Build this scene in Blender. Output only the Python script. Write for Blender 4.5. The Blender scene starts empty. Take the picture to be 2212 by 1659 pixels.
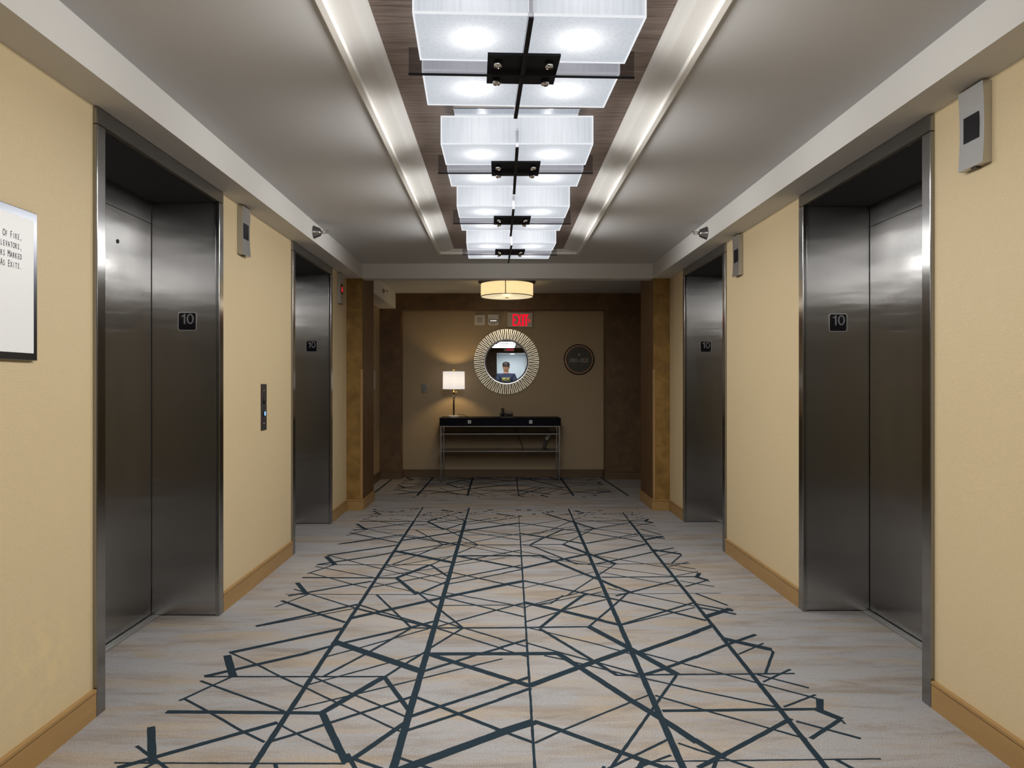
import bpy, bmesh, math, random
from mathutils import Matrix, Vector

random.seed(7)
scene = bpy.context.scene
C = scene.collection
PI = math.pi

# ------------------------------------------------------------------ camera, world, exposure
CAM_H = 1.2
cam_data = bpy.data.cameras.new('camera')
cam_data.sensor_width = 36.0
cam_data.lens = 1533.0 / 2212.0 * 36.0
cam_data.shift_x = 24.0 / 2212.0
cam_data.clip_start = 0.02
cam = bpy.data.objects.new('camera', cam_data)
cam.location = (0, 0, CAM_H)
cam.rotation_euler = (PI / 2, 0, 0)
C.objects.link(cam)
scene.camera = cam

world = bpy.data.worlds.new('world')
scene.world = world
world.use_nodes = True
world.node_tree.nodes['Background'].inputs[0].default_value = (0.02, 0.02, 0.02, 1)
world.node_tree.nodes['Background'].inputs[1].default_value = 0.5

scene.view_settings.view_transform = 'Standard'
scene.view_settings.look = 'None'
scene.view_settings.gamma = 1.0
scene.view_settings.use_curve_mapping = False
scene.view_settings.exposure = 0.0
scene.cycles.max_bounces = 10
scene.cycles.diffuse_bounces = 5
scene.cycles.glossy_bounces = 6
scene.cycles.transparent_max_bounces = 12
scene.cycles.sample_clamp_indirect = 10.0
scene.cycles.caustics_reflective = False
scene.cycles.caustics_refractive = False

LOBBY_LIGHT_W = 16.5       # each box light of the row, downwards
LOBBY_SIDE_W = 1.55        # each of its four upright faces
BULB_W = 0.80             # each of the four bulbs in a box light
DRUM_W = 2.6
LAMP_W = 6.5
HALL_W = 14.0

# ------------------------------------------------------------------ materials
def new_mat(name):
    m = bpy.data.materials.new(name)
    m.use_nodes = True
    nt = m.node_tree
    return m, nt, nt.nodes['Principled BSDF']

def simple(name, col, rough=0.5, metal=0.0, **kw):
    m, nt, p = new_mat(name)
    p.inputs['Base Color'].default_value = (*col, 1)
    p.inputs['Roughness'].default_value = rough
    p.inputs['Metallic'].default_value = metal
    for k, v in kw.items():
        p.inputs[k.replace('_', ' ')].default_value = v
    return m

def coords(nt, scale=(1, 1, 1), rot=(0, 0, 0), kind='Object'):
    tc = nt.nodes.new('ShaderNodeTexCoord')
    mp = nt.nodes.new('ShaderNodeMapping')
    mp.inputs['Scale'].default_value = scale
    mp.inputs['Rotation'].default_value = rot
    nt.links.new(tc.outputs[kind], mp.inputs[0])
    return mp.outputs[0]

def noise(nt, vec, scale, detail=4, rough=0.5, dist=0.0):
    n = nt.nodes.new('ShaderNodeTexNoise')
    n.inputs['Scale'].default_value = scale
    n.inputs['Detail'].default_value = detail
    n.inputs['Roughness'].default_value = rough
    n.inputs['Distortion'].default_value = dist
    nt.links.new(vec, n.inputs['Vector'])
    return n.outputs['Fac']

def ramp(nt, fac, stops):
    r = nt.nodes.new('ShaderNodeValToRGB')
    e = r.color_ramp.elements
    while len(e) < len(stops):
        e.new(0.5)
    for i, (pos, c) in enumerate(stops):
        e[i].position = pos
        e[i].color = (*c, 1) if len(c) == 3 else c
    nt.links.new(fac, r.inputs[0])
    return r.outputs[0]

def mixc(nt, fac, a, b, blend='MIX'):
    m = nt.nodes.new('ShaderNodeMix')
    m.data_type = 'RGBA'
    m.blend_type = blend
    if isinstance(fac, (int, float)):
        m.inputs[0].default_value = fac
    else:
        nt.links.new(fac, m.inputs[0])
    for i, v in ((6, a), (7, b)):
        if isinstance(v, tuple):
            m.inputs[i].default_value = (*v, 1)
        else:
            nt.links.new(v, m.inputs[i])
    return m.outputs[2]

def bump(nt, p, height, strength, dist=0.01):
    b = nt.nodes.new('ShaderNodeBump')
    b.inputs['Strength'].default_value = strength
    b.inputs['Distance'].default_value = dist
    nt.links.new(height, b.inputs['Height'])
    nt.links.new(b.outputs[0], p.inputs['Normal'])

def wave(nt, vec, scale, direction='Z', dist=0.0, dscale=1.0):
    w = nt.nodes.new('ShaderNodeTexWave')
    w.bands_direction = direction
    w.inputs['Scale'].default_value = scale
    w.inputs['Distortion'].default_value = dist
    w.inputs['Detail'].default_value = 1
    w.inputs['Detail Scale'].default_value = dscale
    nt.links.new(vec, w.inputs['Vector'])
    return w.outputs['Fac']

def paint(name, col, rough=0.7):
    m, nt, p = new_mat(name)
    v = coords(nt)
    p.inputs['Base Color'].default_value = (*col, 1)
    p.inputs['Roughness'].default_value = rough
    bump(nt, p, noise(nt, v, 220, 3), 0.08, 0.002)
    return m

def wallpaper(name, col, dark, stain=None):
    m, nt, p = new_mat(name)
    v = coords(nt)
    rib = wave(nt, v, 70, 'Z', 3.5, 5.0)
    n = noise(nt, coords(nt, (90, 90, 600)), 1.0, 3, 0.6)
    blot = noise(nt, v, 1.6, 3, 0.55)
    c1 = mixc(nt, n, dark, col)
    c2 = mixc(nt, ramp(nt, blot, [(0.35, (0, 0, 0)), (0.7, (1, 1, 1))]), c1, tuple(x * 0.93 for x in col))
    c3 = mixc(nt, rib, c2, mixc(nt, 0.5, c2, (1.0, 0.93, 0.80), 'SOFT_LIGHT'))
    if stain:
        # a pale yellowish blotch rubbed into the paper, low on the wall
        vm = nt.nodes.new('ShaderNodeVectorMath'); vm.operation = 'DISTANCE'
        nt.links.new(v, vm.inputs[0]); vm.inputs[1].default_value = stain
        near = nt.nodes.new('ShaderNodeMapRange')
        near.inputs['From Min'].default_value = 0.06; near.inputs['From Max'].default_value = 0.26
        near.inputs['To Min'].default_value = 1.0; near.inputs['To Max'].default_value = 0.0
        nt.links.new(vm.outputs['Value'], near.inputs[0])
        mu = nt.nodes.new('ShaderNodeMath'); mu.operation = 'MULTIPLY'
        nt.links.new(near.outputs[0], mu.inputs[0])
        nt.links.new(ramp(nt, noise(nt, v, 22, 5, 0.7), [(0.42, (0, 0, 0)), (0.60, (0.55, 0.55, 0.55))]), mu.inputs[1])
        c3 = mixc(nt, mu.outputs[0], c3, (0.66, 0.53, 0.27))
    nt.links.new(c3, p.inputs['Base Color'])
    p.inputs['Roughness'].default_value = 0.55
    add = nt.nodes.new('ShaderNodeMath'); add.operation = 'ADD'
    nt.links.new(rib, add.inputs[0]); nt.links.new(n, add.inputs[1])
    bump(nt, p, add.outputs[0], 0.13, 0.0018)
    return m

def steel(name, base=0.46, rough=0.22, aniso=1.0, wob=0.05):
    m, nt, p = new_mat(name)
    v = coords(nt)
    fine = noise(nt, coords(nt, (900, 900, 5)), 1.0, 2)
    smear = noise(nt, v, 1.2, 2, 0.5)
    c = mixc(nt, fine, (base * 0.82,) * 3, (base * 1.0, base * 0.985, base * 0.965))
    nt.links.new(c, p.inputs['Base Color'])
    p.inputs['Metallic'].default_value = 1.0
    r = nt.nodes.new('ShaderNodeMapRange')
    r.inputs['To Min'].default_value = rough * 0.95
    r.inputs['To Max'].default_value = rough * 1.05
    nt.links.new(smear, r.inputs[0])
    nt.links.new(r.outputs[0], p.inputs['Roughness'])
    p.inputs['Anisotropic'].default_value = aniso
    p.inputs['Anisotropic Rotation'].default_value = 0.0
    tg = nt.nodes.new('ShaderNodeTangent')
    tg.direction_type = 'RADIAL'; tg.axis = 'Z'
    nt.links.new(tg.outputs[0], p.inputs['Tangent'])
    if wob:
        wv = noise(nt, coords(nt, (2.2, 2.2, 11)), 1.0, 2, 0.4)
        bump(nt, p, wv, wob, 0.02)
    return m

def gold_plaster(name, a, b, c):
    m, nt, p = new_mat(name)
    v = coords(nt)
    n1 = noise(nt, v, 7.0, 6, 0.62, 0.6)
    n2 = noise(nt, v, 60, 3, 0.6)
    col = ramp(nt, n1, [(0.28, a), (0.52, b), (0.78, c)])
    col = mixc(nt, n2, col, mixc(nt, 0.25, col, (0.02, 0.012, 0.004)))
    nt.links.new(col, p.inputs['Base Color'])
    p.inputs['Roughness'].default_value = 0.5
    bump(nt, p, n1, 0.12, 0.004)
    return m

def wood(name, a, b, scale, axis_scale, rough=0.45):
    m, nt, p = new_mat(name)
    v = coords(nt, axis_scale)
    n1 = noise(nt, v, scale, 6, 0.65, 0.4)
    col = ramp(nt, n1, [(0.3, a), (0.7, b)])
    nt.links.new(col, p.inputs['Base Color'])
    p.inputs['Roughness'].default_value = rough
    bump(nt, p, n1, 0.05, 0.002)
    return m

def carpet_base():
    m, nt, p = new_mat('carpet')
    st = noise(nt, coords(nt, (1.1, 6.0, 1)), 1.0, 7, 0.68, 0.4)
    st2 = noise(nt, coords(nt, (1.0, 5.0, 1), (0, 0, 0.01)), 1.9, 8, 0.72, 0.5)
    big = noise(nt, coords(nt, (1.1, 2.6, 1)), 1.0, 3, 0.5)
    streak = noise(nt, coords(nt, (40, 150, 1)), 1.0, 4, 0.7)
    fib = noise(nt, coords(nt, (250, 400, 100)), 1.0, 3, 0.75)
    grey, tan, brown = (0.285, 0.292, 0.315), (0.35, 0.255, 0.145), (0.135, 0.092, 0.058)
    c = mixc(nt, ramp(nt, st, [(0.46, (0, 0, 0)), (0.62, (0.92, 0.92, 0.92))]), grey, tan)
    c = mixc(nt, ramp(nt, st2, [(0.48, (0, 0, 0)), (0.64, (0.8, 0.8, 0.8))]), c, brown)
    c = mixc(nt, ramp(nt, big, [(0.5, (0, 0, 0)), (0.7, (0.6, 0.6, 0.6))]), c, (0.37, 0.375, 0.40))
    c = mixc(nt, ramp(nt, streak, [(0.40, (0, 0, 0)), (0.75, (0.45, 0.45, 0.45))]), c, (0.20, 0.145, 0.10))
    c = mixc(nt, ramp(nt, fib, [(0.33, (0, 0, 0)), (0.67, (1, 1, 1))]), mixc(nt, 0.42, c, (0.06, 0.05, 0.045)), mixc(nt, 0.26, c, (0.95, 0.93, 0.90)))
    nt.links.new(c, p.inputs['Base Color'])
    p.inputs['Roughness'].default_value = 0.95
    p.inputs['Specular IOR Level'].default_value = 0.1
    bump(nt, p, fib, 0.5, 0.004)
    return m

def carpet_line():
    m, nt, p = new_mat('carpet_line')
    fib = noise(nt, coords(nt, (200, 330, 100)), 1.0, 2, 0.7)
    c = ramp(nt, fib, [(0.3, (0.008, 0.017, 0.026)), (0.8, (0.030, 0.050, 0.066))])
    nt.links.new(c, p.inputs['Base Color'])
    p.inputs['Roughness'].default_value = 0.95
    p.inputs['Specular IOR Level'].default_value = 0.1
    bump(nt, p, fib, 0.5, 0.004)
    return m

def glow(name, col, strength, trans=None, tcol=(0.8, 0.8, 0.8), streak=None):
    """a lit diffuser: its own emission plus light let through from the bulbs behind it"""
    m = bpy.data.materials.new(name)
    m.use_nodes = True
    nt = m.node_tree
    nt.nodes.clear()
    out = nt.nodes.new('ShaderNodeOutputMaterial')
    em = nt.nodes.new('ShaderNodeEmission')
    em.inputs[0].default_value = (*col, 1)
    em.inputs[1].default_value = strength
    last = em.outputs[0]
    weave = None
    if streak:
        weave = ramp(nt, noise(nt, coords(nt, streak), 1.0, 4, 0.6), [(0.3, (0.72, 0.72, 0.72)), (0.55, (1, 1, 1))])
    if trans:
        tr = nt.nodes.new('ShaderNodeBsdfTranslucent')
        tr.inputs[0].default_value = (*tcol, 1)
        if weave is not None:
            nt.links.new(mixc(nt, 1.0, tcol, weave, 'MULTIPLY'), tr.inputs[0])
        ad = nt.nodes.new('ShaderNodeAddShader')
        nt.links.new(em.outputs[0], ad.inputs[0])
        nt.links.new(tr.outputs[0], ad.inputs[1])
        last = ad.outputs[0]
        gl = nt.nodes.new('ShaderNodeBsdfGlossy')
        gl.inputs['Roughness'].default_value = 0.25
        mx = nt.nodes.new('ShaderNodeMixShader')
        mx.inputs[0].default_value = 0.04
        nt.links.new(last, mx.inputs[1]); nt.links.new(gl.outputs[0], mx.inputs[2])
        last = mx.outputs[0]
    nt.links.new(last, out.inputs[0])
    return m

M = {}
M['paint'] = paint('ceiling_paint', (0.51, 0.51, 0.515))
M['trim_paint'] = paint('soffit_paint', (0.62, 0.61, 0.59))
M['lip'] = paint('moulding_paint', (0.72, 0.70, 0.66), 0.5)
M['wallpaper'] = wallpaper('cream_wallpaper', (0.55, 0.44, 0.27), (0.46, 0.365, 0.225), (-1.47, 2.27, 0.30))
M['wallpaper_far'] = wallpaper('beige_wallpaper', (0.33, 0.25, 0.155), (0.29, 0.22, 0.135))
M['white_wall'] = paint('white_hall_paint', (0.72, 0.76, 0.77))
M['base'] = wood('baseboard', (0.30, 0.175, 0.062), (0.345, 0.21, 0.078), 3.0, (1, 1, 8), 0.45)
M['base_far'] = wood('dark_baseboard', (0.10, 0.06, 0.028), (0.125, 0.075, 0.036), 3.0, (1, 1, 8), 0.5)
M['gold'] = gold_plaster('gold_plaster', (0.16, 0.082, 0.016), (0.255, 0.142, 0.030), (0.36, 0.22, 0.06))
M['bronze'] = gold_plaster('bronze_plaster', (0.085, 0.045, 0.018), (0.135, 0.073, 0.028), (0.19, 0.11, 0.045))
M['grain'] = wood('brown_grain', (0.075, 0.036, 0.010), (0.12, 0.060, 0.018), 1.0, (60, 60, 3), 0.6)
M['coffer'] = wood('coffer_wood', (0.095, 0.070, 0.060), (0.33, 0.26, 0.225), 1.0, (5, 110, 5), 0.5)
M['steel'] = steel('brushed_steel')
M['steel_frame'] = steel('frame_steel', 0.36, 0.20, 0.7, 0.02)
M['steel_dark'] = simple('dark_lining', (0.012, 0.013, 0.018), 0.5)
M['black_gap'] = simple('black_gap', (0.004, 0.004, 0.004), 0.8)
M['nickel'] = simple('nickel', (0.52, 0.52, 0.515), 0.36, 1.0)
M['chrome'] = simple('chrome', (0.62, 0.62, 0.63), 0.12, 1.0)
M['chrome_dark'] = simple('dark_chrome', (0.30, 0.30, 0.31), 0.22, 1.0)
M['pan'] = simple('polished_pan', (0.75, 0.77, 0.80), 0.07, 1.0)
M['black_metal'] = simple('black_metal', (0.010, 0.010, 0.014), 0.55, 0.0, Specular_IOR_Level=0.2)
M['black'] = simple('black_plastic', (0.010, 0.010, 0.011), 0.35)
M['black_gloss'] = simple('black_gloss', (0.006, 0.006, 0.010), 0.12)
M['charcoal'] = simple('charcoal_plate', (0.045, 0.042, 0.040), 0.4, 0.3)
M['cable'] = simple('black_cable', (0.012, 0.012, 0.012), 0.5)
M['cable_grey'] = simple('grey_cable', (0.32, 0.29, 0.25), 0.5)
M['white_plastic'] = simple('white_plastic', (0.62, 0.59, 0.54), 0.4)
M['beige_plastic'] = simple('beige_plastic', (0.50, 0.47, 0.40), 0.5)
M['grille'] = simple('grille_grey', (0.30, 0.27, 0.23), 0.6)
M['lens'] = simple('strobe_lens', (0.55, 0.56, 0.57), 0.25, 0.5)
M['numeral'] = simple('numeral_silver', (0.33, 0.34, 0.35), 0.45, 0.3)
M['plate_rim'] = simple('plate_rim', (0.55, 0.55, 0.55), 0.25, 1.0)
M['notice'] = simple('notice_panel', (0.80, 0.81, 0.82), 0.35)
M['notice_frame'] = simple('notice_frame', (0.17, 0.18, 0.20), 0.22, 1.0)
M['ink'] = simple('ink', (0.015, 0.017, 0.030), 0.6)
M['sign_face'] = simple('sign_olive', (0.042, 0.036, 0.024), 0.5)
M['copper'] = simple('copper_ring', (0.36, 0.17, 0.075), 0.35, 0.6)
M['pale_text'] = simple('pale_text', (0.40, 0.37, 0.32), 0.5)
M['marble'] = simple('marble', (0.72, 0.68, 0.62), 0.25)
M['brass'] = simple('brass', (0.62, 0.42, 0.12), 0.22, 1.0)
M['slat'] = gold_plaster('champagne_slat', (0.78, 0.66, 0.45), (0.95, 0.84, 0.62), (1.0, 0.93, 0.74))
_p = M['slat'].node_tree.nodes['Principled BSDF']
_p.inputs['Metallic'].default_value = 0.7
_p.inputs['Roughness'].default_value = 0.30
M['mirror'] = simple('mirror_glass', (0.86, 0.88, 0.90), 0.0, 1.0)
M['bevel'] = simple('mirror_bevel', (0.97, 0.98, 1.0), 0.22, 0.6)
M['navy_lacquer'] = simple('navy_lacquer', (0.002, 0.0025, 0.007), 0.5, 0.0, Specular_IOR_Level=0.08)
M['carpet'] = carpet_base()
M['carpet_line'] = carpet_line()
M['red'] = glow('red_letters', (1.0, 0.006, 0.030), 0.95)
M['red_dim'] = glow('red_letters_dim', (0.9, 0.03, 0.10), 0.5)
M['red_arrow'] = glow('red_arrow', (1.0, 0.02, 0.03), 0.8)
M['blue'] = glow('blue_button', (0.30, 0.62, 1.0), 1.0)
M['shade'] = glow('frosted_shade', (0.86, 0.91, 1.0), 0.50, True, (0.30, 0.31, 0.32), (110, 110, 4))
M['shade_edge'] = glow('shade_edge', (0.95, 0.97, 1.0), 0.9)
M['drum'] = glow('drum_linen', (1.0, 0.78, 0.42), 0.55, True, (0.85, 0.72, 0.5), (160, 160, 40))
M['drum_bottom'] = glow('drum_diffuser', (1.0, 0.88, 0.62), 0.55, True, (0.85, 0.78, 0.6))
M['linen'] = glow('lamp_linen', (0.95, 0.88, 0.86), 0.66, True, (0.05, 0.055, 0.07), (180, 180, 90))
M['downlight'] = glow('downlight_lens', (0.95, 0.98, 1.0), 6.0)
M['skin'] = simple('skin', (0.52, 0.30, 0.20), 0.55, 0.0, Subsurface_Weight=0.08)
M['shirt'] = simple('navy_shirt', (0.012, 0.022, 0.055), 0.85)
M['trousers'] = simple('dark_trousers', (0.03, 0.03, 0.035), 0.85)
M['shoe'] = simple('dark_shoe', (0.02, 0.018, 0.016), 0.5)
M['cap'] = simple('black_cap', (0.008, 0.008, 0.010), 0.8)
M['hair'] = simple('dark_hair', (0.015, 0.011, 0.008), 0.6)
M['print'] = simple('grey_print', (0.07, 0.075, 0.065), 0.8)
M['yellow'] = simple('yellow_print', (0.50, 0.44, 0.03), 0.8)
M['cap_red'] = simple('cap_red', (0.30, 0.03, 0.03), 0.8)
M['eye'] = simple('eye_white', (0.75, 0.74, 0.72), 0.3)

def smoked():
    m = bpy.data.materials.new('smoked_acrylic')
    m.use_nodes = True
    nt = m.node_tree
    nt.nodes.clear()
    out = nt.nodes.new('ShaderNodeOutputMaterial')
    tr = nt.nodes.new('ShaderNodeBsdfTransparent')
    tr.inputs[0].default_value = (0.66, 0.65, 0.66, 1)
    gl = nt.nodes.new('ShaderNodeBsdfGlossy')
    gl.inputs[0].default_value = (0.8, 0.8, 0.85, 1)
    gl.inputs['Roughness'].default_value = 0.08
    mx = nt.nodes.new('ShaderNodeMixShader')
    mx.inputs[0].default_value = 0.10
    nt.links.new(tr.outputs[0], mx.inputs[1]); nt.links.new(gl.outputs[0], mx.inputs[2])
    nt.links.new(mx.outputs[0], out.inputs[0])
    return m
M['smoked'] = smoked()

# ------------------------------------------------------------------ mesh building
class MB:
    """collects shapes in world coordinates; build() links them as one mesh object"""
    def __init__(self):
        self.bm = bmesh.new()

    def _merge(self, t, mat=0, smooth=False):
        for f in t.faces:
            f.material_index = mat
            f.smooth = smooth
        me = bpy.data.meshes.new('tmp')
        t.to_mesh(me); t.free()
        self.bm.from_mesh(me)
        bpy.data.meshes.remove(me)
        return self

    def box(self, x0, x1, y0, y1, z0, z1, bev=0.0, seg=2, mat=0):
        t = bmesh.new()
        bmesh.ops.create_cube(t, size=1.0)
        sx, sy, sz = x1 - x0, y1 - y0, z1 - z0
        for v in t.verts:
            v.co = Vector(((x0 + x1) / 2 + v.co.x * sx, (y0 + y1) / 2 + v.co.y * sy, (z0 + z1) / 2 + v.co.z * sz))
        if bev > 0:
            bmesh.ops.bevel(t, geom=t.edges[:], offset=bev, segments=seg, affect='EDGES', profile=0.5)
        return self._merge(t, mat)

    def xform_box(self, sx, sy, sz, mat4, bev=0.0):
        t = bmesh.new()
        bmesh.ops.create_cube(t, size=1.0)
        for v in t.verts:
            v.co = Vector((v.co.x * sx, v.co.y * sy, v.co.z * sz))
        if bev > 0:
            bmesh.ops.bevel(t, geom=t.edges[:], offset=bev, segments=2, affect='EDGES', profile=0.5)
        bmesh.ops.transform(t, matrix=mat4, verts=t.verts[:])
        return self._merge(t)

    def lathe(self, prof, c, axis='Z', seg=32, smooth=True, mat=0):
        """prof: (radius, height) pairs along the axis from c"""
        t = bmesh.new()
        rings = []
        for r, h in prof:
            ring = []
            for i in range(seg):
                a = 2 * PI * i / seg
                u, v = r * math.cos(a), r * math.sin(a)
                if axis == 'Z': p = (c[0] + u, c[1] + v, c[2] + h)
                elif axis == 'Y': p = (c[0] + u, c[1] + h, c[2] + v)
                else: p = (c[0] + h, c[1] + u, c[2] + v)
                ring.append(t.verts.new(p))
            rings.append(ring)
        for a, b in zip(rings, rings[1:]):
            for i in range(seg):
                j = (i + 1) % seg
                t.faces.new((a[i], a[j], b[j], b[i]))
        if prof[0][0] > 1e-5: t.faces.new(rings[0][::-1])
        if prof[-1][0] > 1e-5: t.faces.new(rings[-1])
        bmesh.ops.remove_doubles(t, verts=t.verts[:], dist=1e-6)
        bmesh.ops.recalc_face_normals(t, faces=t.faces[:])
        self._merge(t, mat, smooth)
        return self

    def ring(self, r0, r1, h0, h1, c, axis='Z', seg=64):
        """a hollow ring (tube wall) from radius r0 to r1 and height h0 to h1"""
        t = bmesh.new()
        prof = [(r0, h0), (r1, h0), (r1, h1), (r0, h1)]
        rings = []
        for r, h in prof:
            ring = []
            for i in range(seg):
                a = 2 * PI * i / seg
                u, v = r * math.cos(a), r * math.sin(a)
                if axis == 'Z': p = (c[0] + u, c[1] + v, c[2] + h)
                elif axis == 'Y': p = (c[0] + u, c[1] + h, c[2] + v)
                else: p = (c[0] + h, c[1] + u, c[2] + v)
                ring.append(t.verts.new(p))
            rings.append(ring)
        for k in range(4):
            a, b = rings[k], rings[(k + 1) % 4]
            for i in range(seg):
                j = (i + 1) % seg
                t.faces.new((a[i], a[j], b[j], b[i]))
        bmesh.ops.recalc_face_normals(t, faces=t.faces[:])
        return self._merge(t, 0, False)

    def tube(self, pts, r, seg=10, smooth=True):
        t = bmesh.new()
        pts = [Vector(p) for p in pts]
        rings = []
        up = Vector((0, 0, 1))
        for i, p in enumerate(pts):
            d = (pts[min(i + 1, len(pts) - 1)] - pts[max(i - 1, 0)]).normalized()
            u = up if abs(d.dot(up)) < 0.95 else Vector((1, 0, 0))
            x = d.cross(u).normalized(); y = d.cross(x).normalized()
            rr = r[i] if isinstance(r, (list, tuple)) else r
            rings.append([t.verts.new(p + x * rr * math.cos(2 * PI * k / seg) + y * rr * math.sin(2 * PI * k / seg)) for k in range(seg)])
        for a, b in zip(rings, rings[1:]):
            for k in range(seg):
                j = (k + 1) % seg
                t.faces.new((a[k], a[j], b[j], b[k]))
        t.faces.new(rings[0][::-1]); t.faces.new(rings[-1])
        bmesh.ops.recalc_face_normals(t, faces=t.faces[:])
        return self._merge(t, 0, smooth)

    def poly(self, pts, off, mat=0):
        """a flat outline pts (3D) pulled along the vector off"""
        t = bmesh.new()
        off = Vector(off)
        a = [t.verts.new(p) for p in pts]
        b = [t.verts.new(Vector(p) + off) for p in pts]
        n = len(pts)
        t.faces.new(a); t.faces.new(b[::-1])
        for i in range(n):
            j = (i + 1) % n
            t.faces.new((a[i], a[j], b[j], b[i]))
        bmesh.ops.recalc_face_normals(t, faces=t.faces[:])
        return self._merge(t, mat)

    def build(self, name, mat, parent=None, label=None):
        me = bpy.data.meshes.new(name)
        o = ORG.get(root_of(parent), Vector((0, 0, 0))) if parent else Vector((0, 0, 0))
        bmesh.ops.translate(self.bm, verts=self.bm.verts[:], vec=-o)
        self.bm.to_mesh(me); self.bm.free()
        for m in (mat if isinstance(mat, list) else [mat]):
            me.materials.append(m if not isinstance(m, str) else M[m])
        ob = bpy.data.objects.new(name, me)
        C.objects.link(ob)
        if parent: ob.parent = parent
        if label: ob['label'] = label
        return ob

ORG = {}
def root_of(o):
    while o.parent: o = o.parent
    return o

def tag(o, label, cat, group=None):
    o['label'] = label
    o['category'] = cat
    if group: o['group'] = group
    return o

def thing(name, label, cat, loc, group=None):
    o = bpy.data.objects.new(name, None)
    o.empty_display_size = 0.05
    o.location = loc
    C.objects.link(o)
    ORG[o] = Vector(loc)
    return tag(o, label, cat, group)

def solo(name, mb, mat, label, cat, loc=None, group=None):
    """a thing that is one mesh"""
    o = mb.build(name, mat)
    if loc:
        o.data.transform(Matrix.Translation(-Vector(loc)))
        o.location = loc
    return tag(o, label, cat, group)

def struct(name, mb, mat, parent=None):
    o = mb.build(name, mat, parent)
    if parent is None: o['kind'] = 'structure'
    return o

def lamp(name, kind, loc, energy, col, parent, size=0.1, size_y=None, rot=(0, 0, 0), spread=None):
    d = bpy.data.lights.new(name, kind)
    d.energy = energy
    d.color = col
    if kind == 'AREA':
        d.size = size
        if size_y:
            d.shape = 'RECTANGLE'; d.size_y = size_y
        if spread: d.spread = spread
    else:
        d.shadow_soft_size = size
    o = bpy.data.objects.new(name, d)
    o.location = Vector(loc) - ORG.get(root_of(parent), Vector((0, 0, 0)))
    o.rotation_euler = rot
    o.parent = parent
    C.objects.link(o)
    return o

FACE = {'-Y': Matrix(((1, 0, 0), (0, 0, -1), (0, 1, 0))),     # read by someone looking along +Y
        '+Y': Matrix(((-1, 0, 0), (0, 0, 1), (0, 1, 0))),
        '+X': Matrix(((0, 0, 1), (1, 0, 0), (0, 1, 0))),      # on a wall, facing +X
        '-X': Matrix(((0, 0, -1), (-1, 0, 0), (0, 1, 0)))}

def lettering(name, text, size, mat, parent, loc, face, depth=0.002, xs=1.0, ys=1.0, align='CENTER', small_caps=False, bold=0.0, space=1.0, line=1.0):
    cu = bpy.data.curves.new('tmp', 'FONT')
    cu.body = text
    cu.size = size
    cu.align_x = align
    cu.align_y = 'CENTER' if align == 'CENTER' else 'TOP_BASELINE'
    cu.extrude = depth / 2
    cu.offset = bold
    cu.space_character = space
    cu.space_line = line
    cu.resolution_u = 3
    if small_caps:
        cu.small_caps_scale = 0.82
        for i in range(len(text)):
            cu.body_format[i].use_small_caps = True
    tmp = bpy.data.objects.new('tmp', cu)
    C.objects.link(tmp)
    dg = bpy.context.evaluated_depsgraph_get()
    me = bpy.data.meshes.new_from_object(tmp.evaluated_get(dg))
    bpy.data.objects.remove(tmp)
    bpy.data.curves.remove(cu)
    me.name = name
    me.transform(Matrix.Diagonal((xs, ys, 1, 1)))
    if align == 'CENTER':
        xs_ = [q.co.x for q in me.vertices]; ys_ = [q.co.y for q in me.vertices]
        me.transform(Matrix.Translation((-(min(xs_) + max(xs_)) / 2, -(min(ys_) + max(ys_)) / 2, 0)))
    me.transform(FACE[face].to_4x4())
    me.transform(Matrix.Translation(Vector(loc) - ORG.get(root_of(parent), Vector((0, 0, 0)))))
    me.materials.clear()
    me.materials.append(M[mat])
    o = bpy.data.objects.new(name, me)
    o.parent = parent
    C.objects.link(o)
    return o

def fixed_pitch(name, text, pitch, cap_h, mat, parent, right_end, face, xs):
    """one line of fixed-pitch small capitals, ending at right_end; one mesh"""
    bm = bmesh.new()
    n = len(text)
    R = FACE[face]
    for i, ch in enumerate(text):
        if ch == ' ': continue
        o = lettering('tmp', ch.upper(), cap_h / 0.70 * (1.0 if not ch.isalpha() or ch.isupper() else 0.83), mat, parent, (0, 0, 0), face, 0.0006, xs, 1.0, 'LEFT')
        me = o.data
        ax = R @ Vector((1, 0, 0))
        us = [q.co.dot(ax) for q in me.vertices]
        shift = -(n - i - 0.5) * pitch - (min(us) + max(us)) / 2 - ORG.get(root_of(parent), Vector((0, 0, 0))).dot(ax)
        me.transform(Matrix.Translation(ax * shift + Vector(right_end)))
        bm.from_mesh(me)
        bpy.data.objects.remove(o); bpy.data.meshes.remove(me)
    me = bpy.data.meshes.new(name)
    bm.to_mesh(me); bm.free()
    me.materials.append(M[mat])
    o = bpy.data.objects.new(name, me)
    o.parent = parent
    C.objects.link(o)
    return o

def copy_tree(o, parent=None):
    c = o.copy()
    C.objects.link(c)
    if parent: c.parent = parent
    for ch in list(o.children):
        copy_tree(ch, c)
    return c

# ------------------------------------------------------------------ the room
LX, RX = -1.47, 1.608           # wallpapered side walls
SLX, SRX = -1.318, 1.449        # inner faces of the soffits
SZ, CZ = 2.205, 2.345           # soffit underside, ceiling
Y0, Y1 = -1.40, 6.75            # the lobby's two ends
ELEV = {'l': [(2.558, 3.724), (4.97, 6.136)], 'r': [(2.632, 3.798), (5.05, 6.216)]}
FRAME_Z = 2.202

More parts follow.
